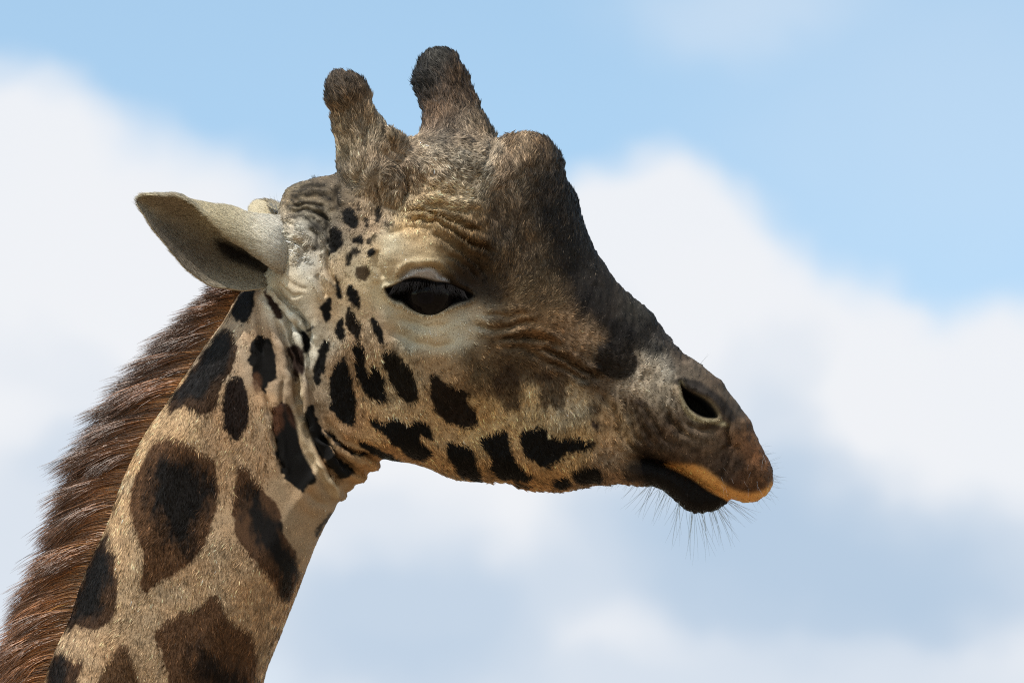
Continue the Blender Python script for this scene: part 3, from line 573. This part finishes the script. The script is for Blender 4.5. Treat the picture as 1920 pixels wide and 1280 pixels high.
def coat_material():
    m, N, L, P = mat_new('coat_hair')
    at = N.new('ShaderNodeAttribute'); at.attribute_name = 'tone'; L.new(at.outputs['Color'], P.inputs['Base Color'])
    an = N.new('ShaderNodeAttribute'); an.attribute_name = 'lie'
    vt = N.new('ShaderNodeVectorTransform'); vt.vector_type = 'NORMAL'; vt.convert_from = 'OBJECT'; vt.convert_to = 'WORLD'
    L.new(an.outputs['Vector'], vt.inputs[0]); L.new(vt.outputs[0], P.inputs['Normal'])
    P.inputs['Roughness'].default_value = .55; P.inputs['Specular IOR Level'].default_value = .12
    return m
SKIN = skin_material(); HAIR = coat_material(); WHISK = hair_material('whisker_hair', .3, .4)
MANE, _N, _L, _P = mat_new('mane_hair'); _a = _N.new('ShaderNodeAttribute'); _a.attribute_name = 'tone'; _L.new(_a.outputs['Color'], _P.inputs['Base Color'])
_P.inputs['Roughness'].default_value = .34; _P.inputs['Specular IOR Level'].default_value = .9; _P.inputs['Transmission Weight'].default_value = 0
LASH, _N, _L, _P = mat_new('eyelash_hair'); _P.inputs['Base Color'].default_value = (.007, .006, .006, 1); _P.inputs['Roughness'].default_value = .5; _P.inputs['Specular IOR Level'].default_value = .07
def set_tone(me, A):
    a = me.attributes.new('tone', 'FLOAT_COLOR', 'POINT'); a.data.foreach_set('color', np.concatenate([A, np.ones((len(A), 1))], 1).astype(np.float32).ravel())

def link(name, data, parent=None, kind=None, label=None):
    o = bpy.data.objects.new(name, data); COL.objects.link(o)
    if parent: o.parent = parent
    if kind: o['kind'] = kind
    if label: o['label'] = label
    return o
def curves_object(name, P, rad, tone, material, parent, kind='stuff', label=None, lie=None):
    """P (n,k,3) rad (n,k) tone (n,k,3)"""
    n, k, _ = P.shape; hc = bpy.data.hair_curves.new(name); hc.add_curves([k] * n)
    hc.attributes['position'].data.foreach_set('vector', P.astype(np.float32).ravel())
    r = hc.attributes.get('radius') or hc.attributes.new('radius', 'FLOAT', 'POINT'); r.data.foreach_set('value', rad.astype(np.float32).ravel())
    a = hc.attributes.new('tone', 'FLOAT_COLOR', 'POINT')
    a.data.foreach_set('color', np.concatenate([np.clip(tone, .002, .95), np.ones((n, k, 1))], 2).astype(np.float32).ravel())
    if lie is not None:
        b = hc.attributes.new('lie', 'FLOAT_VECTOR', 'POINT'); b.data.foreach_set('vector', np.repeat(lie[:, None], k, 1).astype(np.float32).ravel())
    hc.materials.append(material)
    return link(name, hc, parent, kind, label)

# ------------------------------------------------------------------ the giraffe
giraffe = bpy.data.objects.new('giraffe', None); COL.objects.link(giraffe)
giraffe.location = (0, 0, HEAD_Z); giraffe.rotation_euler = (PITCH, 0, 0)
giraffe['label'] = 'giraffe in profile facing right, tan coat with dark blotches, furry horns, reddish brown mane'
giraffe['category'] = 'giraffe'

body_me = mesh_from('body', co, Q)
set_tone(body_me, np.clip(albedo(co) * .85, .003, .8)); body_me.materials.append(SKIN)
body = link('body', body_me, giraffe)

# hair flow over the side view: (u, v, du, dv, length mm, lift)
FLOW = [(690,880,.4,1,3,.2),(660,905,.4,1,3,.2),(620,930,.2,1,3.5,.2),(540,600,-.4,1,3,0.20),(560,680,-.2,1,3,0.20),(590,800,.3,1,3,0.20),(630,870,.5,1,3,0.20),(520,680,-.1,1,3.5,0.22),(570,560,-.5,.8,3.5,0.20),(600,400,-.6,-.2,4,0.25),(470,800,-.15,1,9.6,0.17),(250,1000,-.2,1,9.6,0.17),(150,1250,-.3,1,9.6,0.17),(450,1150,-.2,1,9.6,0.17),(600,960,-.4,1,6.3,0.21),(480,620,-.2,1,8.8,0.15),(400,700,-.5,.9,9.6,0.17),(0,1600,-.2,1,10,0.17),(330,1600,-.2,1,10,0.17),
 (540,440,-1,-.05,11,0.30),(560,480,-1,.1,10,0.28),(535,410,-1,-.2,9,0.30),(560,520,-.9,.2,4,0.25),(580,600,-.3,1,3.5,0.20),(600,700,-.1,1,6,0.32),(640,780,.1,1,8.8,0.24),(700,840,.4,.9,8.8,0.24),(640,560,-.2,1,6,0.30),(650,650,0,1,8.8,0.24),(640,480,-.3,.8,6,0.30),(700,700,.1,1,10,0.26),
 (760,700,.5,.9,8.8,0.24),(820,780,.5,.8,8.8,0.24),(900,830,.5,.85,8.8,0.25),(1000,850,.5,.8,8.8,0.25),(1100,870,.5,.8,8.8,0.25),(960,760,.4,.9,8.8,0.25),(1060,750,.3,.9,8.8,0.25),(1150,800,.5,.8,7.6,0.24),(900,700,.5,.7,8.8,0.24),
 (830,620,.3,.9,6.3,0.19),(760,590,-.3,.9,6.3,0.19),(900,600,.9,.3,7.6,0.21),(980,600,.9,-.3,8.8,0.24),(1050,640,.8,.3,8.8,0.24),(1120,680,.9,.3,8.8,0.24),(1000,540,.5,-.8,8,0.36),
 (760,470,-.3,-.8,5.5,0.28),(800,500,.1,-1,4.5,0.22),(730,520,-.8,.3,5.5,0.28),(850,480,.3,-.9,7,0.34),(800,410,.3,-.7,9,0.40),(900,430,.2,-1,9,0.38),(950,480,.1,-1,9,0.38),(950,380,0,-1,11,0.40),(1000,430,.1,-1,9,0.36),(1050,450,.2,-1,8,0.34),(1100,500,.1,-1,6.5,0.28),(1150,570,0,-1,6,0.26),
 (1000,300,.0,-1,10,0.34),(1040,330,.1,-1,10,0.34),(960,300,-.1,-1,10,0.34),(900,330,.6,-.7,9.4,0.34),(860,290,.4,.8,8.6,0.36),(820,310,.5,.8,9.4,0.36),(850,360,.6,.6,9.4,0.34),(770,340,.3,.9,10,0.36),(730,350,.0,1,11,0.36),(720,290,.3,-.9,10,0.34),(690,320,-.1,-1,9.4,0.32),(690,400,-.1,.9,7,0.30),
 (690,240,-.3,-1,11,0.34),(660,200,-.5,-.9,12,0.36),(645,165,-.5,-.9,11,0.40),(650,145,-.2,-1,8.6,0.36),(715,210,-.4,-.9,9.4,0.30),
 (850,220,-.2,-1,10,0.34),(840,170,-.5,-.9,12,0.40),(800,140,-.8,-.7,13,0.48),(870,130,.3,-.9,10,0.36),(820,95,-.2,-1,7,0.32),(890,200,-.1,-1,9.4,0.32),
 (590,360,-.7,-.3,4.5,0.28),(560,400,-.8,.2,4.5,0.25),(630,380,-.5,-.6,8,0.35),(630,430,-.3,.6,7,0.33),(550,360,-.7,-.5,7,0.30),
 (1180,700,.8,-.4,7,0.34),(1230,650,.4,-.9,7,0.32),(1290,690,.7,-.5,5,0.30),(1230,740,.6,.7,6,0.33),(1200,620,.2,-1,6,0.28),(1250,790,.5,.8,6,0.34),(1220,840,.6,.8,6,0.35),(1310,830,.4,.9,5.5,0.34),(1380,870,.3,.9,5.5,0.36),(1430,880,.8,.6,5,0.36),
 (1410,820,.5,.8,4.5,0.30),(1360,740,.6,.6,4,0.26),(1340,920,.2,1,4,0.40),(1300,890,.2,1,4,0.40),(1400,930,.5,.9,3.5,0.40),(1300,930,.3,1,6,0.40)]
FM = shepard(MU, MV, FLOW, 45)
def triangulated_samples(co, Q, nrm, n, weight, rng):
    a = co[Q[:, 0]]; b = co[Q[:, 1]]; c = co[Q[:, 2]]; d = co[Q[:, 3]]
    area = .5 * np.linalg.norm(np.cross(c - a, d - b), axis=1) * weight
    cum = np.cumsum(area); q = np.searchsorted(cum, rng.random(n) * cum[-1]); q = np.clip(q, 0, len(Q) - 1)
    s = rng.random((n, 1)); t = rng.random((n, 1))
    w = [(1 - s) * (1 - t), s * (1 - t), s * t, (1 - s) * t]
    P = sum(w[k] * co[Q[q, k]] for k in range(4)); Nn = sum(w[k] * nrm[Q[q, k]] for k in range(4))
    return P, Nn / np.linalg.norm(Nn, axis=1, keepdims=True), q
def unit(x): return x / (np.linalg.norm(x, axis=-1, keepdims=True) + 1e-9)

def grow_coat():
    rng = np.random.default_rng(5)
    fc = co[Q].mean(1); fn = nrm[Q].mean(1); fu, fv = to_uv(fc)
    w = np.where(fn[:, 1] < .15, 1.0, .16) * np.where(fv > 1300, .15, 1)
    n = COAT_N
    P, Nn, q = triangulated_samples(co, Q, nrm, n, w, rng)
    uu, vv = to_uv(P); keep = sample(BARE, uu, vv) < rng.random(n) * .9 + .05
    P, Nn, uu, vv = P[keep], Nn[keep], uu[keep], vv[keep]; n = len(P)
    f = sample(FM, uu, vv)
    # wavering flow so that the hair lies in locks
    ang = .55 * fbm(uu, vv, 22, 40, 2) + .30 * fbm(uu, vv, 60, 43, 2) + rng.normal(0, .17, n)
    long_ = np.clip((f[:, 2] - 6) / 8, 0, 1) * np.clip(f[:, 3] / .3, 0, 1) ** 2; ang = ang * (1 + .8 * long_)
    ca, sa = np.cos(ang), np.sin(ang); du = f[:, 0] * ca - f[:, 1] * sa; dv = f[:, 0] * sa + f[:, 1] * ca
    D = np.stack([du, np.zeros(n), -dv], 1); D = D - (D * Nn).sum(1, keepdims=True) * Nn; D = unit(D)
    Lh = f[:, 2] * .001 * rng.uniform(.65, 1.25, n) * (.62 + .38 * np.clip((f[:, 2] - 6) / 6, 0, 1))
    guard = rng.random(n) < .17 + .10 * np.clip((f[:, 2] - 6) / 8, 0, 1); Lh = np.where(guard, Lh * 1.35, Lh)
    lift = np.clip(f[:, 3] * rng.uniform(.6, 1.5, n), .08, 1.1) * .8
    curl = .25 * fbm(uu, vv, 12, 50, 2) * long_
    T = np.cross(Nn, D)
    k = 4; Pt = np.zeros((n, k, 3))
    for j in range(k):
        t = j / (k - 1)
        along = Lh[:, None] * (t * (1 - .25 * t)); up = (Lh * lift * (t - .38 * t * t))[:, None]
        Pt[:, j] = P - Nn * .0006 + D * along + Nn * up + T * (Lh * curl * t * t)[:, None]
    ends = rng.random(n); A = albedo(P)
    cosf = f[:, 0] / (np.hypot(f[:, 0], f[:, 1]) + 1e-6); sinf = f[:, 1] / (np.hypot(f[:, 0], f[:, 1]) + 1e-6)
    lu = uu * cosf + vv * sinf; lv = -uu * sinf + vv * cosf
    th = np.arctan2(sinf, cosf) + .25 * ang; lock = np.zeros(n); wt = np.zeros(n)
    for kk in range(8):
        tk = kk * math.pi / 8; ww = np.abs(np.cos(th - tk)) ** 24
        a_ = uu * math.cos(tk) + vv * math.sin(tk); b_ = -uu * math.sin(tk) + vv * math.cos(tk)
        lock += ww * (.85 * noise2(b_, a_ / 3.2, 3.0, 80 + kk) + .60 * noise2(b_, a_ / 3.0, 6.0, 90 + kk)); wt += ww
    lock = lock / wt
    lock0 = .5 * noise2(uu + .0 * lu, vv, 3.2, 55) + .5 * noise2(uu, vv, 7.0, 56) * (.5 + long_)
    gv = np.where(rng.random(n) < .5, .55, -.8) * (.75 + .25 * long_)
    var = np.exp(rng.normal(0, .25, n) + .85 * lock + .15 * lock0 + guard * gv)[:, None]
    lum = A.mean(1, keepdims=True)
    front = (smooth((uu - 940) / 80) * smooth((1260 - uu) / 60) * smooth((650 - vv) / 80) * (rng.random(n) < .035) * (lum[:, 0] < .06))[:, None]; A = A + front * lin((84, 73, 60))
    dark = (lum < .035) 
    pale = (rng.random((n, 1)) < np.where(dark, .005, .025))
    A = A * var; A = np.where(pale, A * 1.5 + .035, A)
    tone = np.stack([A * .75, A * .98, A * 1.1, A * 1.18], 1)
    w0 = np.where(Nn[:, 1] < .15, .00026, .0005) * rng.uniform(.7, 1.25, n) * np.where(guard, 1.45, 1)
    rad = w0[:, None] * np.array([1.0, .95, .7, .12])[None]
    lie = unit(Nn + rng.normal(0, .24, (n, 3)) + .25 * D)
    curves_object('fur', Pt, rad, tone, HAIR, body, lie=lie)
COAT_N = 560000
grow_coat()

# ------------------------------------------------------------------ ears
EAR_ST = [((575,418),(556,520),(552,545)),((545,412),(540,516),(528,542)),((517,407),(523,509),(505,539)),((480,402),(500,492),(486,542)),((442,391),(471,472),(455,545)),((413,385),(442,454),(425,541)),((385,381),(419,434),(400,534)),
 ((365,377),(400,413),(378,521)),((350,371),(376,392),(352,499)),((332,366),(350,378),(330,474)),((310,365),(318,373),(308,447)),((290,365),(292,371),(290,422)),((277,368),(276,373),(277,402)),((269,375),(269,378),(269,388))]
def ear_surface():
    st = np.array(EAR_ST, float); n = len(st); cols = []
    for i in range(n):
        T, Fd, Bo = st[i]; t = i / (n - 1); w = min(np.hypot(*(Fd - T)) / 80, 1.25); dep = min(np.hypot(*(Bo - Fd)) / 100, 1.1)
        y0 = -.052 - .05 * t + .035 * max(0, t - .6) + .040 * max(0, 1 - t / .12) ** 1.5
        g_ = Fd + (T - Fd) * .22
        row = [(*T, .020 * w), (*(T + (Fd - T) * .18), -.010 * w), (*(T + (Fd - T) * .5), -.028 * w), (*(T + (Fd - T) * .85), -.032 * w), (*Fd, -.026 * w), (*(Fd + (T - Fd) * .08), -.014 * w),
               (*(g_ + (Bo - g_) * .02), .010 * dep), (*(g_ + (Bo - g_) * .30), .030 * dep), (*(g_ + (Bo - g_) * .6), .028 * dep), (*(g_ + (Bo - g_) * .85), .010 * dep), (*Bo, -.006 * dep)]
        cols.append([(a, b, c + y0) for a, b, c in row])
    C = np.array(cols)                                  # n, 11, 3
    def resample(A, m):
        out = []; k = A.shape[0]
        for tt in np.linspace(0, k - 1, m):
            i = min(int(tt), k - 2); f = tt - i; a, b, c, d = A[max(i - 1, 0)], A[i], A[i + 1], A[min(i + 2, k - 1)]
            out.append(.5 * ((2 * b) + (c - a) * f + (2 * a - 5 * b + 4 * c - d) * f * f + (3 * b - a - 3 * c + d) * f ** 3))
        return np.array(out)
    C = resample(C, 90); C = resample(C.transpose(1, 0, 2), 80).transpose(1, 0, 2)
    return C
EARC = [(300,380,186,176,156),(270,380,190,176,150),(290,400,140,128,112),(330,440,128,117,103),(380,500,146,134,118),(420,530,168,156,136),(470,530,166,154,134),(350,380,196,180,150),(400,395,204,188,152),(450,410,208,194,162),  # inner ear darkened, its shade is put into the colour
 (500,430,222,213,194),(540,450,224,218,206),(525,420,222,214,198),(470,450,206,192,162),(510,490,220,210,190),(420,420,200,184,152),(400,460,112,100,86),(440,478,50,42,35),(480,500,44,38,32),(440,515,150,138,120),(330,400,126,114,98),(410,475,100,90,78),(370,440,122,112,98),(510,515,150,142,128),(570,480,222,214,200),(350,420,150,140,126)]
def ear_object(name, mirror=False):
    C = ear_surface(); a, b = C.shape[:2]
    uu = C[..., 0].ravel(); vv = C[..., 1].ravel(); y = C[..., 2].ravel()
    c = np.stack([(uu - 960) * S, y, (640 - vv) * S], 1)
    i, j = np.meshgrid(np.arange(a - 1), np.arange(b - 1), indexing='ij')
    q = np.stack([i * b + j, i * b + j + 1, (i + 1) * b + j + 1, (i + 1) * b + j], -1).reshape(-1, 4)
    n_ = vnormals(c, q)
    fold = smooth((np.arange(b) / b - .02) / .1) * smooth((.5 - np.arange(b) / b) / .1)
    rip = (.0012 * fbm(uu * .35, vv, 10, 70, 2) + .0010 * fbm(uu, vv, 30, 72, 2))
    front = -np.sign(n_[:, 1].mean())
    n_ = n_ * front
    c = c + n_ * rip[:, None]
    th = .0018
    idx = np.arange(b); 
    c2 = c - n_ * th
    q1 = q if front > 0 else q[:, ::-1]
    q2 = (q1 + len(c))[:, ::-1]
    rim = []
    def strip(ids):
        for k in range(len(ids) - 1): rim.append((ids[k], ids[k + 1], ids[k + 1] + len(c), ids[k] + len(c)))
    per = [k for k in range(b)] + [k * b + b - 1 for k in range(1, a)] + [(a - 1) * b + k for k in range(b - 2, -1, -1)] + [k * b for k in range(a - 2, -1, -1)]
    strip(per); rim = np.array(rim)
    V = np.concatenate([c, c2]); QQ = np.concatenate([q1, q2, rim])
    tone = shepard(np.r_[uu, uu], np.r_[vv, vv], [(p[0], p[1], *lin(p[2:])) for p in EARC], 34)
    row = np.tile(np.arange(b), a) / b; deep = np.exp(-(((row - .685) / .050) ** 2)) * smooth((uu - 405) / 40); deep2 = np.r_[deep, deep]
    tone = tone * (1 - .85 * deep2[:, None]) + np.array(lin((24, 20, 17))) * .85 * deep2[:, None]  # shade under the rolled ear edge painted into the colour
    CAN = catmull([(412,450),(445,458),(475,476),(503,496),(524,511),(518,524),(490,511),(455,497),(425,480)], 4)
    cw = (smooth((sdist(np.r_[uu, uu], np.r_[vv, vv], CAN) / 8 + 1) / 2) * (np.r_[row, row] > .56) * .93)[:, None]; tone = tone * (1 - cw) + np.array(lin((20, 16, 14))) * cw  # dark of the ear opening painted in near-black
    tone[len(c):] = lin((200, 186, 156))
    Nn = np.concatenate([n_, -n_])
    # hair
    rng = np.random.default_rng(8 + mirror)
    nh = 15000 if mirror else 60000
    P, hn, qi = triangulated_samples(V, np.concatenate([q1, q2]), Nn, nh, np.concatenate([np.ones(len(q1)), .35 * np.ones(len(q2))]), rng)
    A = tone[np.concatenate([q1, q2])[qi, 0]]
    pu_, pv_ = to_uv(P)
    tip = unit(np.stack([np.full(nh, -.92), np.zeros(nh), np.full(nh, .30)], 1) + rng.normal(0, .13, (nh, 3)))
    wob = .6 * fbm(pu_, pv_, 16, 80, 2); tip[:, 2] += wob
    D = unit(tip - (tip * hn).sum(1, keepdims=True) * hn); Lh = rng.uniform(.005, .0095, nh)
    t = np.array([0, .5, 1])[None, :, None]
    Pt = P[:, None] - hn[:, None] * .0003 + D[:, None] * Lh[:, None, None] * t + hn[:, None] * (Lh * rng.uniform(.12, .4, nh))[:, None, None] * (t - .4 * t * t)
    Av = A * np.exp(rng.normal(0, .15, nh))[:, None]
    rad = np.array([.00015, .00013, .00003])[None] * rng.uniform(.7, 1.3, nh)[:, None]
    M = None
    if mirror:
        # turned about its root so that it points away behind the head
        root = np.array([(575 - 960) * S, 0, (640 - 440) * S])
        def tf(x):
            p = x.copy(); p[..., 1] *= -1; p = p - root
            ang = math.radians(-52); ca, sa = math.cos(ang), math.sin(ang)
            X = p[..., 0] * ca - (p[..., 1] - .05) * sa; Y = p[..., 0] * sa + (p[..., 1] - .05) * ca
            p[..., 0] = X; p[..., 1] = Y + .05; p = p * .93
            return p + root + np.array([.012, .0, .003])
        V = tf(V); Pt = tf(Pt); QQ = QQ[:, ::-1]
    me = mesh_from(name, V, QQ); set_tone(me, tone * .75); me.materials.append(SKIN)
    o = link(name, me, giraffe)
    curves_object('ear_fur', Pt, rad, np.stack([Av * .85, Av, Av * 1.15], 1), HAIR, o, lie=(unit(hn + rng.normal(0, .25, (nh, 3))) if not mirror else unit(hn * np.array([1, -1, 1]) + rng.normal(0, .25, (nh, 3)))))
    return o
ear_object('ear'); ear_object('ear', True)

# ------------------------------------------------------------------ eye
def surf_y(u0, v0):
    """nearest coat surface on the near side at a side-view spot"""
    uu, vv = to_uv(co); k = (np.abs(uu - u0) < 4) & (np.abs(vv - v0) < 4) & (co[:, 1] < 0); return co[k, 1].min()
def make_eye(mirror):
    n1, n2 = 48, 32; rad = .0300
    th = np.linspace(0, math.pi, n2); ph = np.linspace(0, 2 * math.pi, n1, endpoint=False)
    TH, PH = np.meshgrid(th, ph, indexing='ij')
    r = rad * (1 + .05 * np.exp(-(TH / .45) ** 4))       # cornea bulge about the viewing axis
    X = r * np.sin(TH) * np.cos(PH); Z = r * np.sin(TH) * np.sin(PH) * .97; Y = -r * np.cos(TH)
    V = np.stack([X, Y, Z], -1).reshape(-1, 3)
    q = []
    for i in range(n2 - 1):
        for j in range(n1): q.append((i * n1 + j, (i + 1) * n1 + j, (i + 1) * n1 + (j + 1) % n1, i * n1 + (j + 1) % n1))
    me = mesh_from('eye', V, np.array(q))
    m, N, L, P = mat_new('wet_eye'); tc = N.new('ShaderNodeTexCoord')
    sep = N.new('ShaderNodeSeparateXYZ'); L.new(tc.outputs['Object'], sep.inputs[0])
    mp = N.new('ShaderNodeMapping'); mp.inputs['Scale'].default_value = (1 / .017, 0, 1 / .0125); L.new(tc.outputs['Object'], mp.inputs[0])
    ln = N.new('ShaderNodeVectorMath'); ln.operation = 'LENGTH'; L.new(mp.outputs[0], ln.inputs[0])
    cr = N.new('ShaderNodeValToRGB'); e = cr.color_ramp.elements; e[0].position = 0; e[0].color = (.002, .002, .003, 1); e[1].position = .95; e[1].color = (.005, .004, .004, 1)
    e2 = cr.color_ramp.elements.new(.55); e2.color = (.006, .005, .007, 1); e3 = cr.color_ramp.elements.new(.62); e3.color = (.005, .004, .004, 1)
    L.new(ln.outputs['Value'], cr.inputs[0]); L.new(cr.outputs[0], P.inputs['Base Color'])
    P.inputs['Roughness'].default_value = .04; P.inputs['Specular IOR Level'].default_value = .08
    me.materials.append(m)
    o = link('eye', me, giraffe); y = surf_y(720, 520) if False else EYE_Y
    o.location = ((806 - 960) * S, (y if not mirror else -y), (640 - 553) * S)
    if mirror: o.rotation_euler = (0, 0, math.pi)
    else: o.rotation_euler = (math.radians(8), 0, math.radians(-6))
    return o
rimy = np.mean([surf_y(803, 521), surf_y(803, 591), surf_y(740, 572)])
EYE_Y = rimy + .0215 + .004
make_eye(False); make_eye(True)
def lashes(mirror):
    rng = np.random.default_rng(21 + mirror); n = 210; top = catmull([(742,537),(753,531),(766,525),(782,522),(801,524),(820,529),(839,531),(859,540),(872,547)], 8, False)
    k = 6; t = np.linspace(0, 1, k); P = np.zeros((n, k, 3)); idx = rng.uniform(0, len(top) - 1.01, n); i = idx.astype(int); f = (idx - i)[:, None]
    b = top[i] * (1 - f) + top[i + 1] * f; rel = (b[:, 0] - 805) / 70
    Ln = rng.uniform(26, 40, n) * (1 - .35 * rel ** 2); y0 = EYE_Y - .030
    for j in range(k):
        s = t[j]; uu = b[:, 0] + Ln * (rel * .45 * s + .12 * s * rng.normal(0, 1, n) * .6); vv = b[:, 1] + 1 + Ln * (.95 * s - .15 * s * s)
        yy = y0 - .004 - .016 * np.sin(s * 1.9) * (Ln / 34)
        P[:, j, 0] = (uu - 960) * S; P[:, j, 2] = (640 - vv) * S; P[:, j, 1] = -yy if mirror else yy
    tone = np.full((n, k, 3), .012) * np.exp(rng.normal(0, .3, (n, 1, 1))); tone[rng.random(n) < .05] = .10
    rad = (.00022 * (1 - .75 * t))[None] * np.ones((n, 1))
    curves_object('eyelashes', P, rad, tone, LASH, giraffe)
lashes(False); lashes(True)

# ------------------------------------------------------------------ mane
def make_mane():
    rng = np.random.default_rng(31); n = 33000
    crest = catmull([(470,516),(449,544),(440,562),(417,603),(390,640),(361,683),(331,726),(308,762),(279,802),(257,840),(233,893),(214,946),(200,987),(179,1032),(155,1087),(134,1152),(110,1204),(93,1248),(82,1280),(50,1350),(10,1440),(-30,1540)], 8, False)
    seg = np.hypot(*np.diff(crest, axis=0).T); cum = np.r_[0, np.cumsum(seg)]; tot = cum[-1]
    def at(s):
        return np.stack([np.interp(s, cum, crest[:, 0]), np.interp(s, cum, crest[:, 1])], 1)
    s = rng.uniform(0, tot, n); b = at(s); yw = rng.uniform(-1, 1, n)
    inward = rng.uniform(-3, 9, n) + 10 * (1 - yw ** 2) * 0
    tan = unit(at(s + 4) - at(s - 4)); nor = np.stack([tan[:, 1], -tan[:, 0]], 1)    # towards the neck
    nor = np.where(nor[:, :1] < 0, -nor, nor)
    b = b + nor * (inward + 2)[:, None]
    yr = yw * .015
    Lp = np.interp(s, [0, 40, 120, 300, 600, 900, tot], [64, 92, 132, 143, 137, 140, 148]) * rng.uniform(.62, 1.06, n)
    # locks: hairs lean towards the axis of their lock
    nc = 620; cs = np.sort(rng.uniform(0, tot, nc)); cyy = rng.uniform(-1, 1, nc); cl = rng.normal(0, 1, nc); cang = rng.normal(0, .10, nc)
    best = np.zeros(n, int); bd = np.full(n, 1e9)
    for a in range(0, nc):
        d = ((s - cs[a]) / 9) ** 2 + ((yw - cyy[a]) / .45) ** 2; kk = d < bd; bd[kk] = d[kk]; best[kk] = a
    Lp = Lp * np.clip(1 + .13 * cl[best], .6, 1.35)
    a0 = np.interp(s, [0, 200, tot], [.02, .02, .02]) + rng.normal(0, .07, n); a1 = np.interp(s, [0, 100, 400, 900, tot], [.38, .48, .62, .85, .9]) + cang[best] + rng.normal(0, .07, n)
    k = 8; P = np.zeros((n, k, 3)); pos = b.copy(); cb = at(cs)[best]; off_s = (s - cs[best])
    prev = 0
    for j in range(k):
        t = j / (k - 1)
        if j:
            ang = a0 + (a1 - a0) * t ** 1.1; st = Lp / (k - 1)
            pos = pos + np.stack([-np.cos(ang), np.sin(ang)], 1) * st[:, None]
        pull = .62 * smooth((t - .15) / .85)
        q = pos - tan * (off_s * pull)[:, None]
        yy = yr + (cyy[best] * .015 - yr) * pull + .010 * np.sin(cl[best] * 7) * t
        P[:, j, 0] = (q[:, 0] - 960) * S; P[:, j, 2] = (640 - q[:, 1]) * S; P[:, j, 1] = yy
    P += rng.normal(0, .0004, P.shape)
    t = np.linspace(0, 1, k)[None, :, None]
    lower = np.clip((s - 300) / 500, 0, 1)[:, None, None]
    base = np.array(lin((140, 98, 58))); mid = np.array(lin((108, 72, 46)))[None, None] * (1 - lower) + np.array(lin((152, 100, 56)))[None, None] * lower; end = np.array(lin((80, 55, 41)))[None, None] * (1 - lower) + np.array(lin((112, 74, 46)))[None, None] * lower
    var = np.exp(rng.normal(0, .48, n) + .17 * rng.normal(0, 1, nc)[best])[:, None, None]
    c = base + (mid - base) * smooth((t - .06) / .30); c = c + (end - c) * smooth((t - .55) / .4)
    rad = (.00031 * np.array([1, 1, 1, 1, .92, .8, .6, .2]))[None] * rng.uniform(.7, 1.25, (n, 1))
    curves_object('mane', P, rad, c * var, MANE, giraffe)
    # orange fuzz along the crest edge
make_mane()

# ------------------------------------------------------------------ whiskers and stray bristles
def bristles():
    rng = np.random.default_rng(77); strands = []
    def add(u0, v0, du, dv, L, bend=0.0, y=0.0, dy=0.0, w=.00021):
        k = 7; d = np.array([du, dv]) / math.hypot(du, dv); nn = np.array([-d[1], d[0]]); out = []
        for j in range(k):
            t = j / (k - 1); p = np.array([u0, v0]) + d * L * t + nn * bend * L * t * t
            out.append(((p[0] - 960) * S, y + dy * t, (640 - p[1]) * S))
        strands.append((out, w))
    chin = catmull([(1190,906),(1219,909),(1240,916),(1259,928),(1276,945),(1295,956),(1314,960),(1335,956),(1353,948),(1366,938)], 6, False)
    for _ in range(95):
        t = rng.random() ** .8; i = int(t * (len(chin) - 1)); p = chin[i]
        ang = np.interp(t, [0, .25, .5, .8, 1], [2.25, 2.1, 1.75, 1.15, .55]) + rng.normal(0, .16)
        L = rng.uniform(26, 74) * (1 + .45 * math.exp(-((t - .62) / .22) ** 2))
        add(p[0], p[1] - 4, math.cos(ang), math.sin(ang), L, rng.normal(0, .10), rng.uniform(-.026, .026), rng.normal(0, .012))
    for _ in range(46):
        t = rng.random(); p = catmull([(1424,838),(1438,862),(1447,882),(1448,900),(1442,918),(1428,932),(1405,940)], 6, False)[int(t * 35)]
        ang = np.interp(t, [0, .5, 1], [-.25, .15, 1.0]) + rng.normal(0, .18)
        add(p[0] - 2, p[1], math.cos(ang), math.sin(ang), rng.uniform(10, 34), rng.normal(0, .12), rng.uniform(-.022, .022), rng.normal(0, .008), .00012)
    for _ in range(26):
        add(rng.uniform(1120, 1200), 905, -.6 + rng.normal(0, .3), 1, rng.uniform(8, 22), rng.normal(0, .1), rng.uniform(-.02, .02), 0, .0001)
    add(1311, 684, .6, -.8, 30, .12, -.01, 0, .0001); add(1312, 684, .7, -.8, 26, -.1, .0, 0, .0001)
    for _ in range(34):
        add(rng.uniform(508, 524), rng.uniform(385, 404), -.5 + rng.normal(0, .3), -.8, rng.uniform(10, 30), rng.normal(0, .15), rng.uniform(-.02, .04), 0, .00012)
    for _ in range(14): add(589 + rng.normal(0, 3), 336, rng.normal(-.2, .3), -1, rng.uniform(5, 10), 0, rng.normal(0, .004), 0, .0003)
    for _ in range(14): add(rng.uniform(1340, 1430), rng.uniform(850, 915), rng.normal(.2, .4), 1, rng.uniform(10, 22), rng.normal(0, .2), -.048, -.006, .00011)
    P = np.array([s[0] for s in strands]); w = np.array([s[1] for s in strands])
    tone = np.full(P.shape, .010); 
    tone[-14:] = .12
    curves_object('whiskers', P, w[:, None] * np.array([1, .95, .85, .75, .6, .45, .2])[None], tone, WHISK, giraffe)
bristles()
